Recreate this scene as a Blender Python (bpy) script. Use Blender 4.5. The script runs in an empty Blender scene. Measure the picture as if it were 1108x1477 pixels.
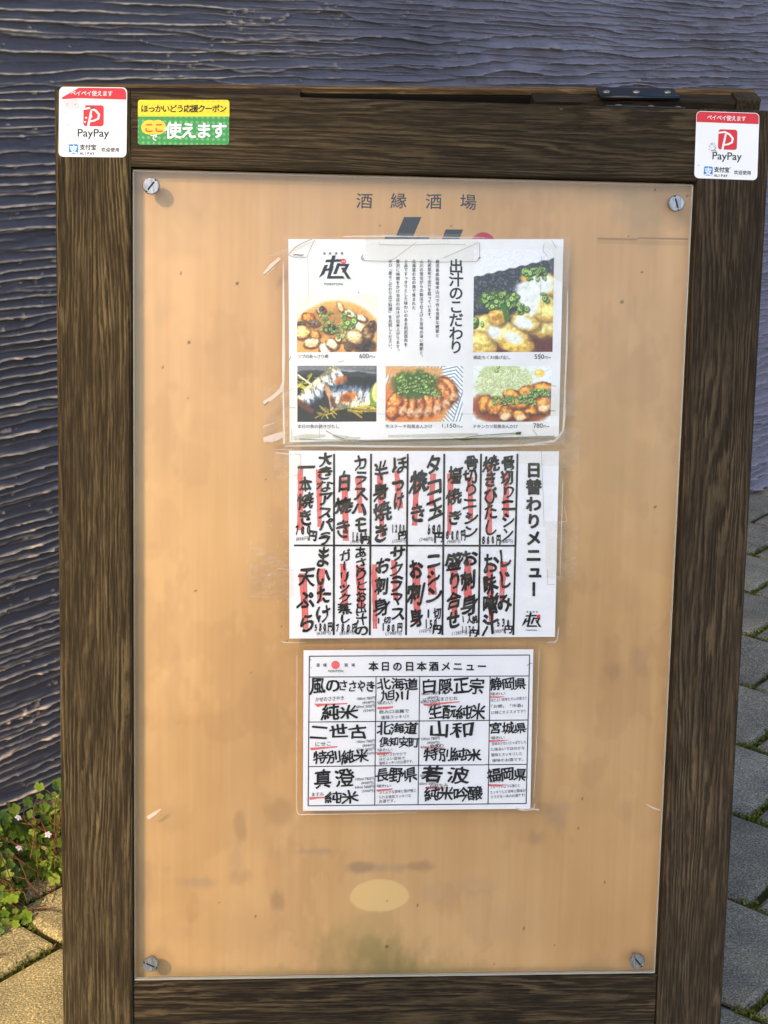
import bpy, math, random
import numpy as np
from mathutils import Matrix, Vector

C = bpy.context.scene.collection
R = math.radians
rng = np.random.default_rng(7)
random.seed(7)

# ------------------------------------------------------------------ camera
CAM_Z = 1.2322
cam_d = bpy.data.cameras.new('camera')
cam_d.sensor_fit = 'VERTICAL'; cam_d.sensor_height = 36.0; cam_d.lens = 36.0 * 2240 / 1477
cam_d.clip_start = 0.05; cam_d.clip_end = 2000
cam = bpy.data.objects.new('camera', cam_d); C.objects.link(cam)
CAMM = np.array([[0.99935364, 0.03594854, 0.0], [0.01124928, -0.31272498, 0.9497771], [0.0341431, -0.9491632, -0.31292724]])
_m = Matrix.Identity(4)
for i in range(3):
    _m[i][0] = CAMM[i, 0]; _m[i][1] = -CAMM[i, 1]; _m[i][2] = -CAMM[i, 2]
_m[2][3] = CAM_Z
cam.matrix_world = _m
bpy.context.scene.camera = cam

# ------------------------------------------------------------------ light
SUN = Vector((-0.49, -0.665, 0.60)).normalized()
elev = math.asin(SUN.z)
world = bpy.data.worlds.new('World'); bpy.context.scene.world = world
world.use_nodes = True
wn = world.node_tree.nodes; wl = world.node_tree.links
sky = wn.new('ShaderNodeTexSky'); sky.sky_type = 'NISHITA'; sky.sun_disc = False
sky.sun_elevation = elev; sky.sun_rotation = math.atan2(SUN.x, SUN.y)
sky.air_density = 1.0; sky.dust_density = 2.0; sky.ozone_density = 1.0
wl.new(sky.outputs[0], wn['Background'].inputs[0]); wn['Background'].inputs[1].default_value = 0.15
sun_d = bpy.data.lights.new('sun', 'SUN'); sun_d.energy = 1.7; sun_d.angle = R(0.53); sun_d.color = (1.0, 0.80, 0.52)
sun = bpy.data.objects.new('sun', sun_d); C.objects.link(sun)
sun.rotation_euler = (-SUN).to_track_quat('-Z', 'Y').to_euler()
sc = bpy.context.scene
sc.view_settings.view_transform = 'Standard'; sc.view_settings.look = 'None'
sc.view_settings.exposure = 1.27; sc.view_settings.gamma = 1.0
sc.cycles.max_bounces = 8; sc.cycles.transparent_max_bounces = 16
sc.cycles.caustics_reflective = False; sc.cycles.caustics_refractive = False

# ------------------------------------------------------------------ helpers
def lin(*c):
    c = np.array(c, float) / 255.0
    return tuple(np.where(c <= .04045, c / 12.92, ((c + .055) / 1.055) ** 2.4))

def lin_arr(a):
    c = np.clip(a, 0, 255) / 255.0
    return np.where(c <= .04045, c / 12.92, ((c + .055) / 1.055) ** 2.4)

def _hash(ix, iy, seed):
    h = (ix.astype(np.int64) * 374761393 + iy.astype(np.int64) * 668265263 + seed * 1442695041) & 0xffffffff
    h = ((h ^ (h >> 13)) * 1274126177) & 0xffffffff
    h = (h ^ (h >> 16)) & 0xffffffff
    return h / 4294967295.0

def vnoise(x, y, seed=0):
    x = np.asarray(x, float); y = np.asarray(y, float)
    ix = np.floor(x); iy = np.floor(y); fx = x - ix; fy = y - iy
    fx = fx * fx * fx * (fx * (fx * 6 - 15) + 10); fy = fy * fy * fy * (fy * (fy * 6 - 15) + 10)
    a = _hash(ix, iy, seed); b = _hash(ix + 1, iy, seed); c = _hash(ix, iy + 1, seed); d = _hash(ix + 1, iy + 1, seed)
    return (a * (1 - fx) + b * fx) * (1 - fy) + (c * (1 - fx) + d * fx) * fy

def fbm(x, y, seed=0, o=4, g=.5):
    s = 0; a = 1; t = 0
    for i in range(o):
        s = s + a * vnoise(x * 2 ** i, y * 2 ** i, seed + i * 17); t += a; a *= g
    return s / t

def sstep(a, b, x):
    t = np.clip((x - a) / (b - a), 0, 1); return t * t * (3 - 2 * t)

# ---- the sign's plane: u to the right, v up the board, w out of its face
BR = np.array([[0.996485622, -0.01454040, 0.0824923088], [0.0837639794, 0.172977689, -0.981357384], [0.0, 0.984818408, 0.173587742]])
BO = np.array([0.03804731, 1.49818371, 0.0])
BM = Matrix.Identity(4)
for i in range(3):
    for j in range(3): BM[i][j] = BR[i, j]
    BM[i][3] = BO[i]
CAMP = np.array([0, 0, CAM_Z])
def uv(p, w=0.0):
    """measurement in the photograph -> metres on the board's plane"""
    p = np.atleast_2d(np.asarray(p, float))
    d = np.c_[(p[:, 0] - 554) / 2240., (p[:, 1] - 738.5) / 2240., np.ones(len(p))] @ CAMM.T
    n = BR[:, 2]; s = ((BO + n * w - CAMP) @ n) / (d @ n)
    q = CAMP + d * s[:, None] - BO
    return np.c_[q @ BR[:, 0], q @ BR[:, 1]]

def mesh_obj(name, V, F, mat, parent=None, smooth=False, col=None, midx=None, mats=None):
    me = bpy.data.meshes.new(name)
    me.from_pydata([tuple(map(float, v)) for v in V], [], [tuple(map(int, f)) for f in F])
    for m in (mats or [mat]): me.materials.append(m)
    if midx is not None: me.polygons.foreach_set('material_index', np.array(midx, np.int32))
    if smooth: me.polygons.foreach_set('use_smooth', np.ones(len(me.polygons), bool))
    if col is not None:
        a = me.color_attributes.new('Col', 'FLOAT_COLOR', 'POINT')
        a.data.foreach_set('color', np.c_[np.asarray(col, float), np.ones(len(V))].astype(np.float32).ravel())
    me.update()
    o = bpy.data.objects.new(name, me); C.objects.link(o)
    if parent is not None: o.parent = parent
    return o

def grid_obj(name, P, mat, parent=None, col=None, smooth=True):
    """P: (ny,nx,3) array"""
    ny, nx = P.shape[:2]
    me = bpy.data.meshes.new(name)
    me.vertices.add(nx * ny); me.vertices.foreach_set('co', P.astype(np.float32).ravel())
    i = np.arange(nx * ny).reshape(ny, nx)
    q = np.stack([i[:-1, :-1], i[:-1, 1:], i[1:, 1:], i[1:, :-1]], -1).reshape(-1, 4)
    me.loops.add(q.size); me.loops.foreach_set('vertex_index', q.ravel().astype(np.int32))
    me.polygons.add(len(q)); me.polygons.foreach_set('loop_start', (np.arange(len(q)) * 4).astype(np.int32))
    me.polygons.foreach_set('loop_total', np.full(len(q), 4, np.int32))
    if smooth: me.polygons.foreach_set('use_smooth', np.ones(len(q), bool))
    me.materials.append(mat); me.update(calc_edges=True); me.validate()
    if col is not None:
        a = me.color_attributes.new('Col', 'FLOAT_COLOR', 'POINT')
        a.data.foreach_set('color', np.c_[col.reshape(-1, 3), np.ones(nx * ny)].astype(np.float32).ravel())
    o = bpy.data.objects.new(name, me); C.objects.link(o)
    if parent is not None: o.parent = parent
    return o

def empty(name, M, label, cat, group=None):
    o = bpy.data.objects.new(name, None); C.objects.link(o); o.empty_display_size = .05
    o.matrix_world = M; o['label'] = label; o['category'] = cat
    if group: o['group'] = group
    return o

class MB:
    def __init__(s): s.V = []; s.F = []; s.I = []
    def add(s, V, F, mi=0):
        n = len(s.V); s.V += [tuple(v) for v in V]; s.F += [tuple(i + n for i in f) for f in F]; s.I += [mi] * len(F)
    def box(s, a, b, bev=0.0, mi=0, jit=0):
        (x0, y0, z0), (x1, y1, z1) = a, b
        c = bev
        if c <= 0:
            V = [(x, y, z) for z in (z0, z1) for y in (y0, y1) for x in (x0, x1)]
            s.add(V, [(0, 2, 3, 1), (4, 5, 7, 6), (0, 1, 5, 4), (2, 6, 7, 3), (0, 4, 6, 2), (1, 3, 7, 5)], mi); return
        def ring(x0, y0, x1, y1, z): return [(x0, y0, z), (x1, y0, z), (x1, y1, z), (x0, y1, z)]
        rs = [ring(x0 + c, y0 + c, x1 - c, y1 - c, z0), ring(x0, y0, x1, y1, z0 + c), ring(x0, y0, x1, y1, z1 - c), ring(x0 + c, y0 + c, x1 - c, y1 - c, z1)]
        V = sum(rs, []); F = [(3, 2, 1, 0), (12, 13, 14, 15)]
        for k in range(3):
            for i in range(4): F.append((k * 4 + i, k * 4 + (i + 1) % 4, k * 4 + 4 + (i + 1) % 4, k * 4 + 4 + i))
        s.add(V, F, mi)
    def tube(s, pts, rad, n=5, mi=0):
        pts = [Vector(p) for p in pts]; V = []; F = []
        for k, p in enumerate(pts):
            t = (pts[min(k + 1, len(pts) - 1)] - pts[max(k - 1, 0)]).normalized()
            a = t.cross(Vector((.3, .2, .93))).normalized(); b = t.cross(a)
            r = rad[k] if hasattr(rad, '__len__') else rad
            for i in range(n):
                an = 2 * math.pi * i / n; V.append(p + a * math.cos(an) * r + b * math.sin(an) * r)
        for k in range(len(pts) - 1):
            for i in range(n): F.append((k * n + i, k * n + (i + 1) % n, (k + 1) * n + (i + 1) % n, (k + 1) * n + i))
        F.append(tuple(range(n))[::-1]); F.append(tuple((len(pts) - 1) * n + i for i in range(n)))
        s.add(V, F, mi)
    def build(s, name, mat, parent=None, smooth=False, mats=None, off=(0, 0, 0)):
        V = np.array(s.V) - np.array(off)
        return mesh_obj(name, V, s.F, mat, parent, smooth, midx=s.I if mats else None, mats=mats)

# ------------------------------------------------------------------ materials
class NT:
    def __init__(s, name):
        s.m = bpy.data.materials.new(name); s.m.use_nodes = True
        s.t = s.m.node_tree; s.n = s.t.nodes; s.b = s.n['Principled BSDF']; s.out = s.n['Material Output']
    def new(s, typ, **kw):
        n = s.n.new(typ)
        for k, v in kw.items(): setattr(n, k, v)
        return n
    def put(s, sock, v):
        if isinstance(v, bpy.types.NodeSocket): s.t.links.new(v, sock)
        elif isinstance(v, (tuple, list)) and len(v) == 3 and sock.type == 'RGBA': sock.default_value = (*v, 1)
        else: sock.default_value = v
    def math(s, op, a, b=0.0, c=0.0):
        n = s.new('ShaderNodeMath', operation=op)
        for i, v in enumerate((a, b, c)): s.put(n.inputs[i], v)
        return n.outputs[0]
    def noise(s, vec, scale, detail=2.0, rough=.5, dist=0.0):
        n = s.new('ShaderNodeTexNoise'); s.put(n.inputs['Vector'], vec)
        n.inputs['Scale'].default_value = scale; n.inputs['Detail'].default_value = detail
        n.inputs['Roughness'].default_value = rough; n.inputs['Distortion'].default_value = dist
        return n.outputs[0]
    def coords(s, scale=(1, 1, 1), loc=(0, 0, 0)):
        t = s.new('ShaderNodeTexCoord'); m = s.new('ShaderNodeMapping'); s.put(m.inputs[0], t.outputs['Object'])
        m.inputs['Scale'].default_value = scale; m.inputs['Location'].default_value = loc
        return m.outputs[0]
    def ramp(s, f, stops):
        r = s.new('ShaderNodeValToRGB'); e = r.color_ramp.elements
        while len(e) < len(stops): e.new(.5)
        for i, (p, c) in enumerate(stops):
            e[i].position = p; e[i].color = (*c, 1) if len(c) == 3 else c
        s.put(r.inputs[0], f); return r.outputs[0]
    def mix(s, f, a, b, mode='MIX'):
        n = s.new('ShaderNodeMix', data_type='RGBA', blend_type=mode)
        s.put(n.inputs[0], f); s.put(n.inputs[6], a); s.put(n.inputs[7], b); return n.outputs[2]
    def bump(s, h, strength=.5, dist=.001):
        n = s.new('ShaderNodeBump'); n.inputs['Strength'].default_value = strength; n.inputs['Distance'].default_value = dist
        s.put(n.inputs['Height'], h); s.put(s.b.inputs['Normal'], n.outputs[0]); return n.outputs[0]
    def set(s, color=None, rough=None, spec=None, metal=None):
        if color is not None: s.put(s.b.inputs['Base Color'], color)
        if rough is not None: s.put(s.b.inputs['Roughness'], rough)
        if spec is not None: s.put(s.b.inputs['Specular IOR Level'], spec)
        if metal is not None: s.put(s.b.inputs['Metallic'], metal)
        return s
    def attr(s):
        a = s.new('ShaderNodeVertexColor'); a.layer_name = 'Col'; return a.outputs[0]

def plain(name, c, rough=.6, spec=.4, metal=0, var=.12, sc=60):
    m = NT(name); n = m.noise(m.coords(), sc, 3, .6)
    k = m.math('MULTIPLY_ADD', n, var * 2, 1 - var)
    m.set(m.mix(1.0, (*c,), m.ramp(k, [(0, (0, 0, 0)), (1, (1, 1, 1))]), 'MULTIPLY') if var else c, rough, spec, metal)
    return m.m

def wood(name, axis, seed, dark=(52, 43, 31), light=(97, 81, 57), freq=190., amp=10., relief=.75):
    """weathered stained softwood: raised late-wood lines, ragged fibres, worn pale streaks along the grain"""
    m = NT(name)
    def st(a, l): return (a, l, a) if axis == 1 else (l, a, a)
    sep = m.new('ShaderNodeSeparateXYZ'); m.put(sep.inputs[0], m.coords()); across = sep.outputs[0 if axis == 1 else 1]
    n1 = m.noise(m.coords(st(17, 1.3), (seed * 3.1, seed * 1.7, seed)), 1.0, 2.0, .45)
    fa = m.noise(m.coords(st(360, 13), (seed, 2, seed)), 1.0, 4, .65)
    fb = m.noise(m.coords(st(900, 38), (seed, 0, seed * 2)), 1.0, 3, .7)
    ph = m.math('ADD', m.math('MULTIPLY', across, freq), m.math('MULTIPLY', n1, amp * 2))
    ph = m.math('ADD', ph, m.math('MULTIPLY', fa, 1.3))
    ph = m.math('ADD', ph, m.math('MULTIPLY', m.noise(m.coords(st(60, 30), (seed, seed, 4)), 1.0, 3, .6), 1.1))
    tri = m.math('MULTIPLY', m.math('PINGPONG', ph, .5), 2.0)
    prof = m.ramp(tri, [(.30, (0, 0, 0)), (.62, (.75, .75, .75)), (1.0, (1, 1, 1))])
    worn_lit = m.noise(m.coords(st(26, 6), (0, seed, seed)), 1.0, 4, .65)
    amt = m.ramp(worn_lit, [(.40, (.06, .06, .06)), (.66, (1, 1, 1))])
    pm = m.math('MULTIPLY', prof, amt)
    v = m.math('ADD', m.math('MULTIPLY', pm, .34 * relief), m.math('ADD', m.math('MULTIPLY', fa, .62), m.math('MULTIPLY', fb, .42)))
    v = m.math('SUBTRACT', v, .06)
    col = m.ramp(v, [(.26, lin(*[c * .56 for c in dark])), (.46, lin(*dark)), (.72, lin(*light)), (.95, lin(*[min(c * 1.3, 255) for c in light]))])
    big = m.noise(m.coords(st(5, 1.8), (seed, 9, 0)), 1.0, 3)
    col = m.mix(1.0, col, m.ramp(big, [(.3, (.74, .74, .76)), (.7, (1.12, 1.10, 1.04))]), 'MULTIPLY')
    nick = m.noise(m.coords(st(200, 46), (seed * 7, 3, 1)), 1.0, 2)
    col = m.mix(m.ramp(nick, [(.78, (0, 0, 0)), (.83, (.6, .6, .6))]), col, lin(160, 132, 96))
    m.set(col, .85, .15)
    m.bump(m.math('ADD', m.math('MULTIPLY', pm, 1.0), m.math('ADD', m.math('MULTIPLY', fa, .9), m.math('MULTIPLY', fb, .5))), .8, .0012)
    return m.m

M_ink = plain('black_ink', lin(20, 19, 21), .55, .3, var=0)
M_grey_ink = plain('grey_ink', lin(48, 47, 50), .6, .3, var=0)
M_paint_letters = plain('slate_paint', lin(44, 46, 52), .5, .35, var=.15, sc=300)
M_red = plain('red_print', lin(214, 44, 52), .4, .4, var=0)
M_dot = plain('crimson_paint', lin(176, 32, 54), .45, .4, var=.05)
M_marker = None
M_white_print = plain('white_print', lin(240, 240, 238), .4, .4, var=0)
M_blue_print = plain('blue_print', lin(40, 140, 206), .4, .4, var=0)
M_yellow = plain('yellow_print', lin(246, 222, 40), .4, .4, var=0)
M_yellow2 = plain('golden_print', lin(250, 205, 60), .4, .4, var=0)
M_orange = plain('orange_print', lin(232, 92, 36), .4, .4, var=0)

def marker_mat():
    m = NT('red_marker')
    n = m.noise(m.coords((900, 60, 1)), 1, 2, .6)
    m.set(m.ramp(n, [(.3, lin(214, 92, 90)), (.7, lin(230, 124, 120))]), .6, .3)
    dry = m.noise(m.coords((700, 26, 1), (3, 3, 0)), 1, 3, .7)
    m.put(m.b.inputs['Alpha'], m.ramp(dry, [(.54, (1, 1, 1)), (.66, (.3, .3, .3))]))
    return m.m
M_marker = marker_mat()

def paper_mat(name, c, stain=.5):
    m = NT(name)
    n = m.noise(m.coords((1, 1, 1)), 26, 4, .6); n2 = m.noise(m.coords((1, 1, 1), (5, 2, 0)), 380, 2)
    col = m.mix(m.ramp(n, [(.45, (0, 0, 0)), (.8, (stain, stain, stain))]), c, tuple(x * .86 for x in c))
    col = m.mix(m.ramp(n2, [(.66, (0, 0, 0)), (.74, (.10, .10, .10))]), col, (.35, .34, .33))
    m.set(col, .5, .35)
    m.bump(m.noise(m.coords((1, 1, 1), (1, 7, 0)), 45, 3, .6), .25, .001)
    return m.m
M_paper_a = paper_mat('menu_paper', lin(240, 240, 240), .8)
M_paper_b = paper_mat('plain_paper', lin(238, 238, 242), .45)

def clear_mat(name, tint=(1, 1, 1), rough=.12, haze=.03, bump=0., bscale=30, hz=(.9, .9, .9), dist=.004):
    """a clear plastic sheet: see-through with a real gloss and a little haze"""
    m = NT(name)
    tr = m.new('ShaderNodeBsdfTransparent'); tr.inputs[0].default_value = (*tint, 1)
    gl = m.new('ShaderNodeBsdfGlossy'); gl.inputs['Roughness'].default_value = rough
    geo = m.new('ShaderNodeNewGeometry'); dot = m.new('ShaderNodeVectorMath', operation='DOT_PRODUCT')
    m.put(dot.inputs[0], geo.outputs['Incoming']); m.put(dot.inputs[1], geo.outputs['Normal'])
    cth = m.math('ABSOLUTE', dot.outputs['Value'])
    frv = m.math('MULTIPLY_ADD', m.math('POWER', m.math('SUBTRACT', 1.0, cth), 5.0), .96, .036)
    df = m.new('ShaderNodeBsdfDiffuse'); df.inputs[0].default_value = (*hz, 1)
    if bump:
        bn = m.new('ShaderNodeBump'); bn.inputs['Strength'].default_value = bump; bn.inputs['Distance'].default_value = dist
        m.put(bn.inputs['Height'], m.noise(m.coords(), bscale, 3, .55))
        m.put(gl.inputs['Normal'], bn.outputs[0])
    a = m.new('ShaderNodeMixShader'); b = m.new('ShaderNodeMixShader')
    m.put(a.inputs[0], haze); m.put(a.inputs[1], tr.outputs[0]); m.put(a.inputs[2], df.outputs[0])
    m.put(b.inputs[0], frv); m.put(b.inputs[1], a.outputs[0]); m.put(b.inputs[2], gl.outputs[0])
    m.put(m.out.inputs[0], b.outputs[0]); m.n.remove(m.b)
    return m.m
M_acrylic = clear_mat('clear_acrylic', (.985, .98, .97), .16, .012, .0)
M_edge = clear_mat('acrylic_edge', (.9, .92, .88), .25, .40, hz=(.80, .78, .68))
M_edge_dim = clear_mat('acrylic_side', (.85, .86, .82), .25, .12, hz=(.6, .6, .52))
M_sleeve = clear_mat('plastic_sleeve', (.99, .99, .985), .10, .006, .35, 26)
M_tape = clear_mat('adhesive_tape', (.985, .975, .95), .16, .025, .6, 60, (.85, .82, .76))
M_crease_glint = clear_mat('crease_glint_plastic', (1, 1, .98), .25, .5, .5, 120, (.95, .92, .86))  # whitish colour for creases and the highlights painted along them
M_tape_flap = clear_mat('folded_tape', (.95, .92, .88), .25, .55, .4, 80, (.82, .74, .68))
M_dirt_tape = clear_mat('dirty_tape', (.93, .93, .86), .25, .30, .4, 90, (.50, .50, .42))

def metal(name, c, rough=.35):
    m = NT(name)
    n = m.noise(m.coords((500, 90, 200)), 1, 4, .7)
    m.set(m.ramp(n, [(.3, tuple(x * .35 for x in c)), (.62, c)]), m.math('MULTIPLY_ADD', n, .3, rough - .1), .5, 1.0)
    m.bump(n, .4, .0008); return m.m
M_steel = metal('worn_steel', (.46, .47, .49), .42)
M_slot = plain('slot_dark', lin(40, 38, 36), .8, .2, var=0)  # dark colour makes the slot look deep
M_brass = metal('dull_brass', (.55, .46, .28), .4)
M_hinge = plain('black_hinge_paint', lin(15, 16, 18), .35, .5, var=.3, sc=40)

# ------------------------------------------------------------------ writing
_G = {}
def glyph(s):
    k = s
    if k not in _G:
        c = bpy.data.curves.new('g', 'FONT'); c.body = s; c.size = 1; c.resolution_u = 3
        o = bpy.data.objects.new('g', c); C.objects.link(o)
        me = bpy.data.meshes.new_from_object(o)
        n = len(me.vertices); V = np.zeros(n * 3); me.vertices.foreach_get('co', V)
        _G[k] = (V.reshape(-1, 3)[:, :2], [tuple(p.vertices) for p in me.polygons])
        bpy.data.objects.remove(o); bpy.data.curves.remove(c); bpy.data.meshes.remove(me)
    return _G[k]

class Print:
    """flat printed shapes laid out in photo measurements and set on the board's plane at height w"""
    def __init__(s, w): s.w = w; s.V = []; s.F = []; s.Z = []; s.G = []; s.g = 0; s.k = 0
    def raw(s, P, F, z=None):
        n = len(s.V); s.V += [tuple(p) for p in P]; s.F += [tuple(i + n for i in f) for f in F]
        s.k += 1                                   # every shape lies a hair above the last, so none share a plane
        s.Z += [(s.k % 40) * 2e-6 if z is None else z] * len(P); s.G += [s.g] * len(F)
    def nxt(s): s.g += 1; return s
    def poly(s, pts): s.raw(pts, [tuple(range(len(pts)))[::-1]])
    def inked(s, P, F, b, f, nib=False):
        """a glyph thickened by overlaying shifted copies; P in em, f maps em to photo measurements"""
        if b <= 0: s.raw(f(P), F); return
        n = 6 if b > .015 else 4
        for i in range(n):
            a = 2 * math.pi * (i + .5) / n; o = np.array([math.cos(a), math.sin(a)])
            if nib: o = np.array([o[0] * .80 - o[1] * .62 * .6, o[0] * .60 * 1.25 + o[1] * .80 * .6]) * 1.1
            s.raw(f(P + b * o), F, 4e-6 * (i + 1) + (s.k % 7) * 3e-5 / 7)
    def rect(s, x0, y0, x1, y1): s.poly([(x0, y0), (x1, y0), (x1, y1), (x0, y1)])
    def line(s, a, b, t):
        a = np.array(a, float); b = np.array(b, float); d = b - a; L = np.hypot(*d); n = np.array([-d[1], d[0]]) / L * t / 2
        s.poly([a - n, b - n, b + n, a + n])
    def path(s, pts, t):
        s.nxt()
        for a, b in zip(pts[:-1], pts[1:]): s.line(a, b, t)
    def disc(s, x, y, rx, ry=None, n=28):
        ry = ry or rx
        s.poly([(x + rx * math.cos(2 * math.pi * i / n), y + ry * math.sin(2 * math.pi * i / n)) for i in range(n)])
    def rrect(s, x0, y0, x1, y1, r, n=6, top=True, bottom=True):
        pts = []
        for cx_, cy_, a0, on in ((x1 - r, y0 + r, -90, top), (x1 - r, y1 - r, 0, bottom), (x0 + r, y1 - r, 90, bottom), (x0 + r, y0 + r, 180, top)):
            if not on:
                pts.append((cx_ + (r if cx_ > (x0 + x1) / 2 else -r), cy_ + (r if cy_ > (y0 + y1) / 2 else -r))); continue
            for i in range(n + 1):
                a = R(a0 + 90 * i / n); pts.append((cx_ + r * math.cos(a), cy_ + r * math.sin(a)))
        s.poly(pts)
    def ch(s, c, x, y, sz, sy=None, bold=0., rot=0., shear=0., warp=0., nib=False):
        """one character centred on (x,y), em size sz in photo pixels"""
        V, F = glyph(c)
        if not len(V): return
        P = V - np.array([.5, .38])
        if warp:
            k = random.random() * 50
            P = P + warp * np.c_[vnoise(P[:, 0] * 2.2 + k, P[:, 1] * 2.2, 3) - .5, vnoise(P[:, 0] * 2.2, P[:, 1] * 2.2 + k, 5) - .5]
        P = P + np.c_[P[:, 1] * 0, P[:, 0] * shear]
        a = R(rot); P = P @ np.array([[math.cos(a), math.sin(a)], [-math.sin(a), math.cos(a)]])
        s.inked(P, F, bold, lambda Q: np.c_[x + Q[:, 0] * sz, y - Q[:, 1] * (sy or sz)], nib)
    def fit(s, t, x0, y0, x1, y1, bold=0., shear=0., italic=0.):
        s.nxt(); V, F = glyph(t)
        a = V.min(0); b = V.max(0); P = V - a; P = np.c_[P[:, 0] + italic * P[:, 1], P[:, 1] + shear * P[:, 0]]
        kx, ky = (x1 - x0) / (b[0] - a[0]), (y1 - y0) / (b[1] - a[1])
        s.inked(P, F, bold, lambda Q: np.c_[x0 + Q[:, 0] * kx, y1 - Q[:, 1] * ky])
    def hor(s, t, x0, x1, y, sz, bold=0., slope=0., **k):
        s.nxt(); n = len(t); st = (x1 - x0) / n
        for i, c in enumerate(t):
            if c.strip(): s.ch(c, x0 + st * (i + .5), y + slope * st * i, min(sz, 9e9), bold=bold, **k)
    def ver(s, t, x, y0, y1, sz, bold=0., **k):
        s.nxt(); st = (y1 - y0) / len(t)
        for i, c in enumerate(t):
            yy = y0 + st * (i + .5)
            if c == 'ー': s.ch(c, x, yy, sz, bold=bold, rot=-90, **k)
            elif c in '。、': s.ch(c, x + sz * .55, yy - sz * .5, sz, bold=bold, **k)
            elif c in '「」': s.ch(c, x, yy, sz, bold=bold, rot=-90, **k)
            elif c in 'っゃゅょッュャョ': s.ch(c, x + sz * .08, yy - sz * .08, sz, bold=bold, **k)
            else: s.ch(c, x, yy, sz, bold=bold, **k)
    def brush_ver(s, t, x, y0, y1, w, bold=.03):
        s.nxt(); st = (y1 - y0) / len(t)
        for i, c in enumerate(t):
            sz = w * random.uniform(.86, 1.16); syy = min(max(st * 1.05, w * .78), w * 1.25) * random.uniform(.95, 1.08)
            k = 'ー' == c
            s.ch(c, x + random.uniform(-.05, .05) * w, y0 + st * (i + .5), sz, syy, bold * random.uniform(.8, 1.3),
                 random.uniform(-6, 5) - (90 if k else 0), random.uniform(.04, .17), .19, True)
    def brush_hor(s, t, x0, x1, y, h, bold=.03):
        s.nxt(); st = (x1 - x0) / len(t)
        for i, c in enumerate(t):
            if c.strip():
                s.ch(c, x0 + st * (i + .5), y + random.uniform(-.05, .05) * h, st * random.uniform(1.0, 1.12), h * random.uniform(.95, 1.1),
                     bold * random.uniform(.85, 1.2), random.uniform(-6, 5), random.uniform(.03, .14), .15, True)
    def build(s, name, mat, parent=None, off=(0, 0, 0)):
        P = uv(s.V, s.w)
        V = np.c_[P, s.w + np.array(s.Z)] - np.array(off)
        return mesh_obj(name, V, s.F, mat, parent)
    def each(s, name, mat, parent=None, off=(0, 0, 0)):
        """the same, one object for every word, strip or mark"""
        P = uv(s.V, s.w); V = np.c_[P, s.w + np.array(s.Z)] - np.array(off); G = np.array(s.G)
        for g_ in np.unique(G):
            F = [s.F[i] for i in np.nonzero(G == g_)[0]]; u = np.unique(np.concatenate([np.array(f) for f in F])); mp = {int(k): i for i, k in enumerate(u)}
            mesh_obj(name, V[u], [tuple(mp[i] for i in f) for f in F], mat, parent)

def on_board(name, p, w, label, cat, group=None):
    """an Empty at the base of a thing that is stuck on the board"""
    c = uv([p], w)[0]; off = np.array([c[0], c[1], w])
    return empty(name, BM @ Matrix.Translation(Vector(off)), label, cat, group), off

# ================================================================== THE SETTING
GA = R(52.5)                                   # the wall and the paving run at this angle
E1 = np.array([math.cos(GA), math.sin(GA)]); E2 = np.array([E1[1], -E1[0]])   # along the wall, away from the wall
WA = np.array([-0.516, 2.046])                 # a point on the wall's foot

def soil_mat():
    m = NT('joint_soil')
    n = m.noise(m.coords(), 14, 4, .6); n2 = m.noise(m.coords(), 300, 3, .7)
    col = m.ramp(n, [(.36, lin(52, 46, 32)), (.52, lin(74, 78, 28)), (.7, lin(96, 104, 36))])
    col = m.mix(m.ramp(n2, [(.35, (0, 0, 0)), (.7, (.6, .6, .6))]), col, lin(40, 36, 26))
    m.set(col, .95, .1); m.bump(n2, .9, .004); return m.m
mb = MB(); mb.add([(-150, -150, -.010), (150, -150, -.010), (150, 150, -.010), (-150, 150, -.010)], [(0, 1, 2, 3)])
g = mb.build('ground', soil_mat()); g['kind'] = 'structure'

def paver_mat():
    m = NT('concrete_paver')
    a = m.attr()
    n = m.noise(m.coords(), 330, 4, .8); n2 = m.noise(m.coords(), 11, 4, .65); n3 = m.noise(m.coords((1, 1, 1), (3, 3, 3)), 700, 2, .6)
    col = m.mix(1.0, a, m.ramp(n, [(.36, (.32, .32, .33)), (.5, (.85, .85, .85)), (.64, (2.0, 1.95, 1.8))]), 'MULTIPLY')
    col = m.mix(m.ramp(n3, [(.62, (0, 0, 0)), (.68, (.8, .8, .8))]), col, lin(190, 184, 168))
    col = m.mix(1.0, col, m.ramp(n2, [(.3, (.66, .67, .70)), (.7, (1.25, 1.22, 1.12))]), 'MULTIPLY')
    m.set(col, .88, .2); m.bump(m.math('ADD', n, m.math('MULTIPLY', n3, .6)), 1.0, .003); return m.m
PR, PL = 0.238, 0.226
V0 = np.array([0.664, 2.491])                  # one of the joints' crossings
PV = []; PF = []; PC = []
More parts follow.
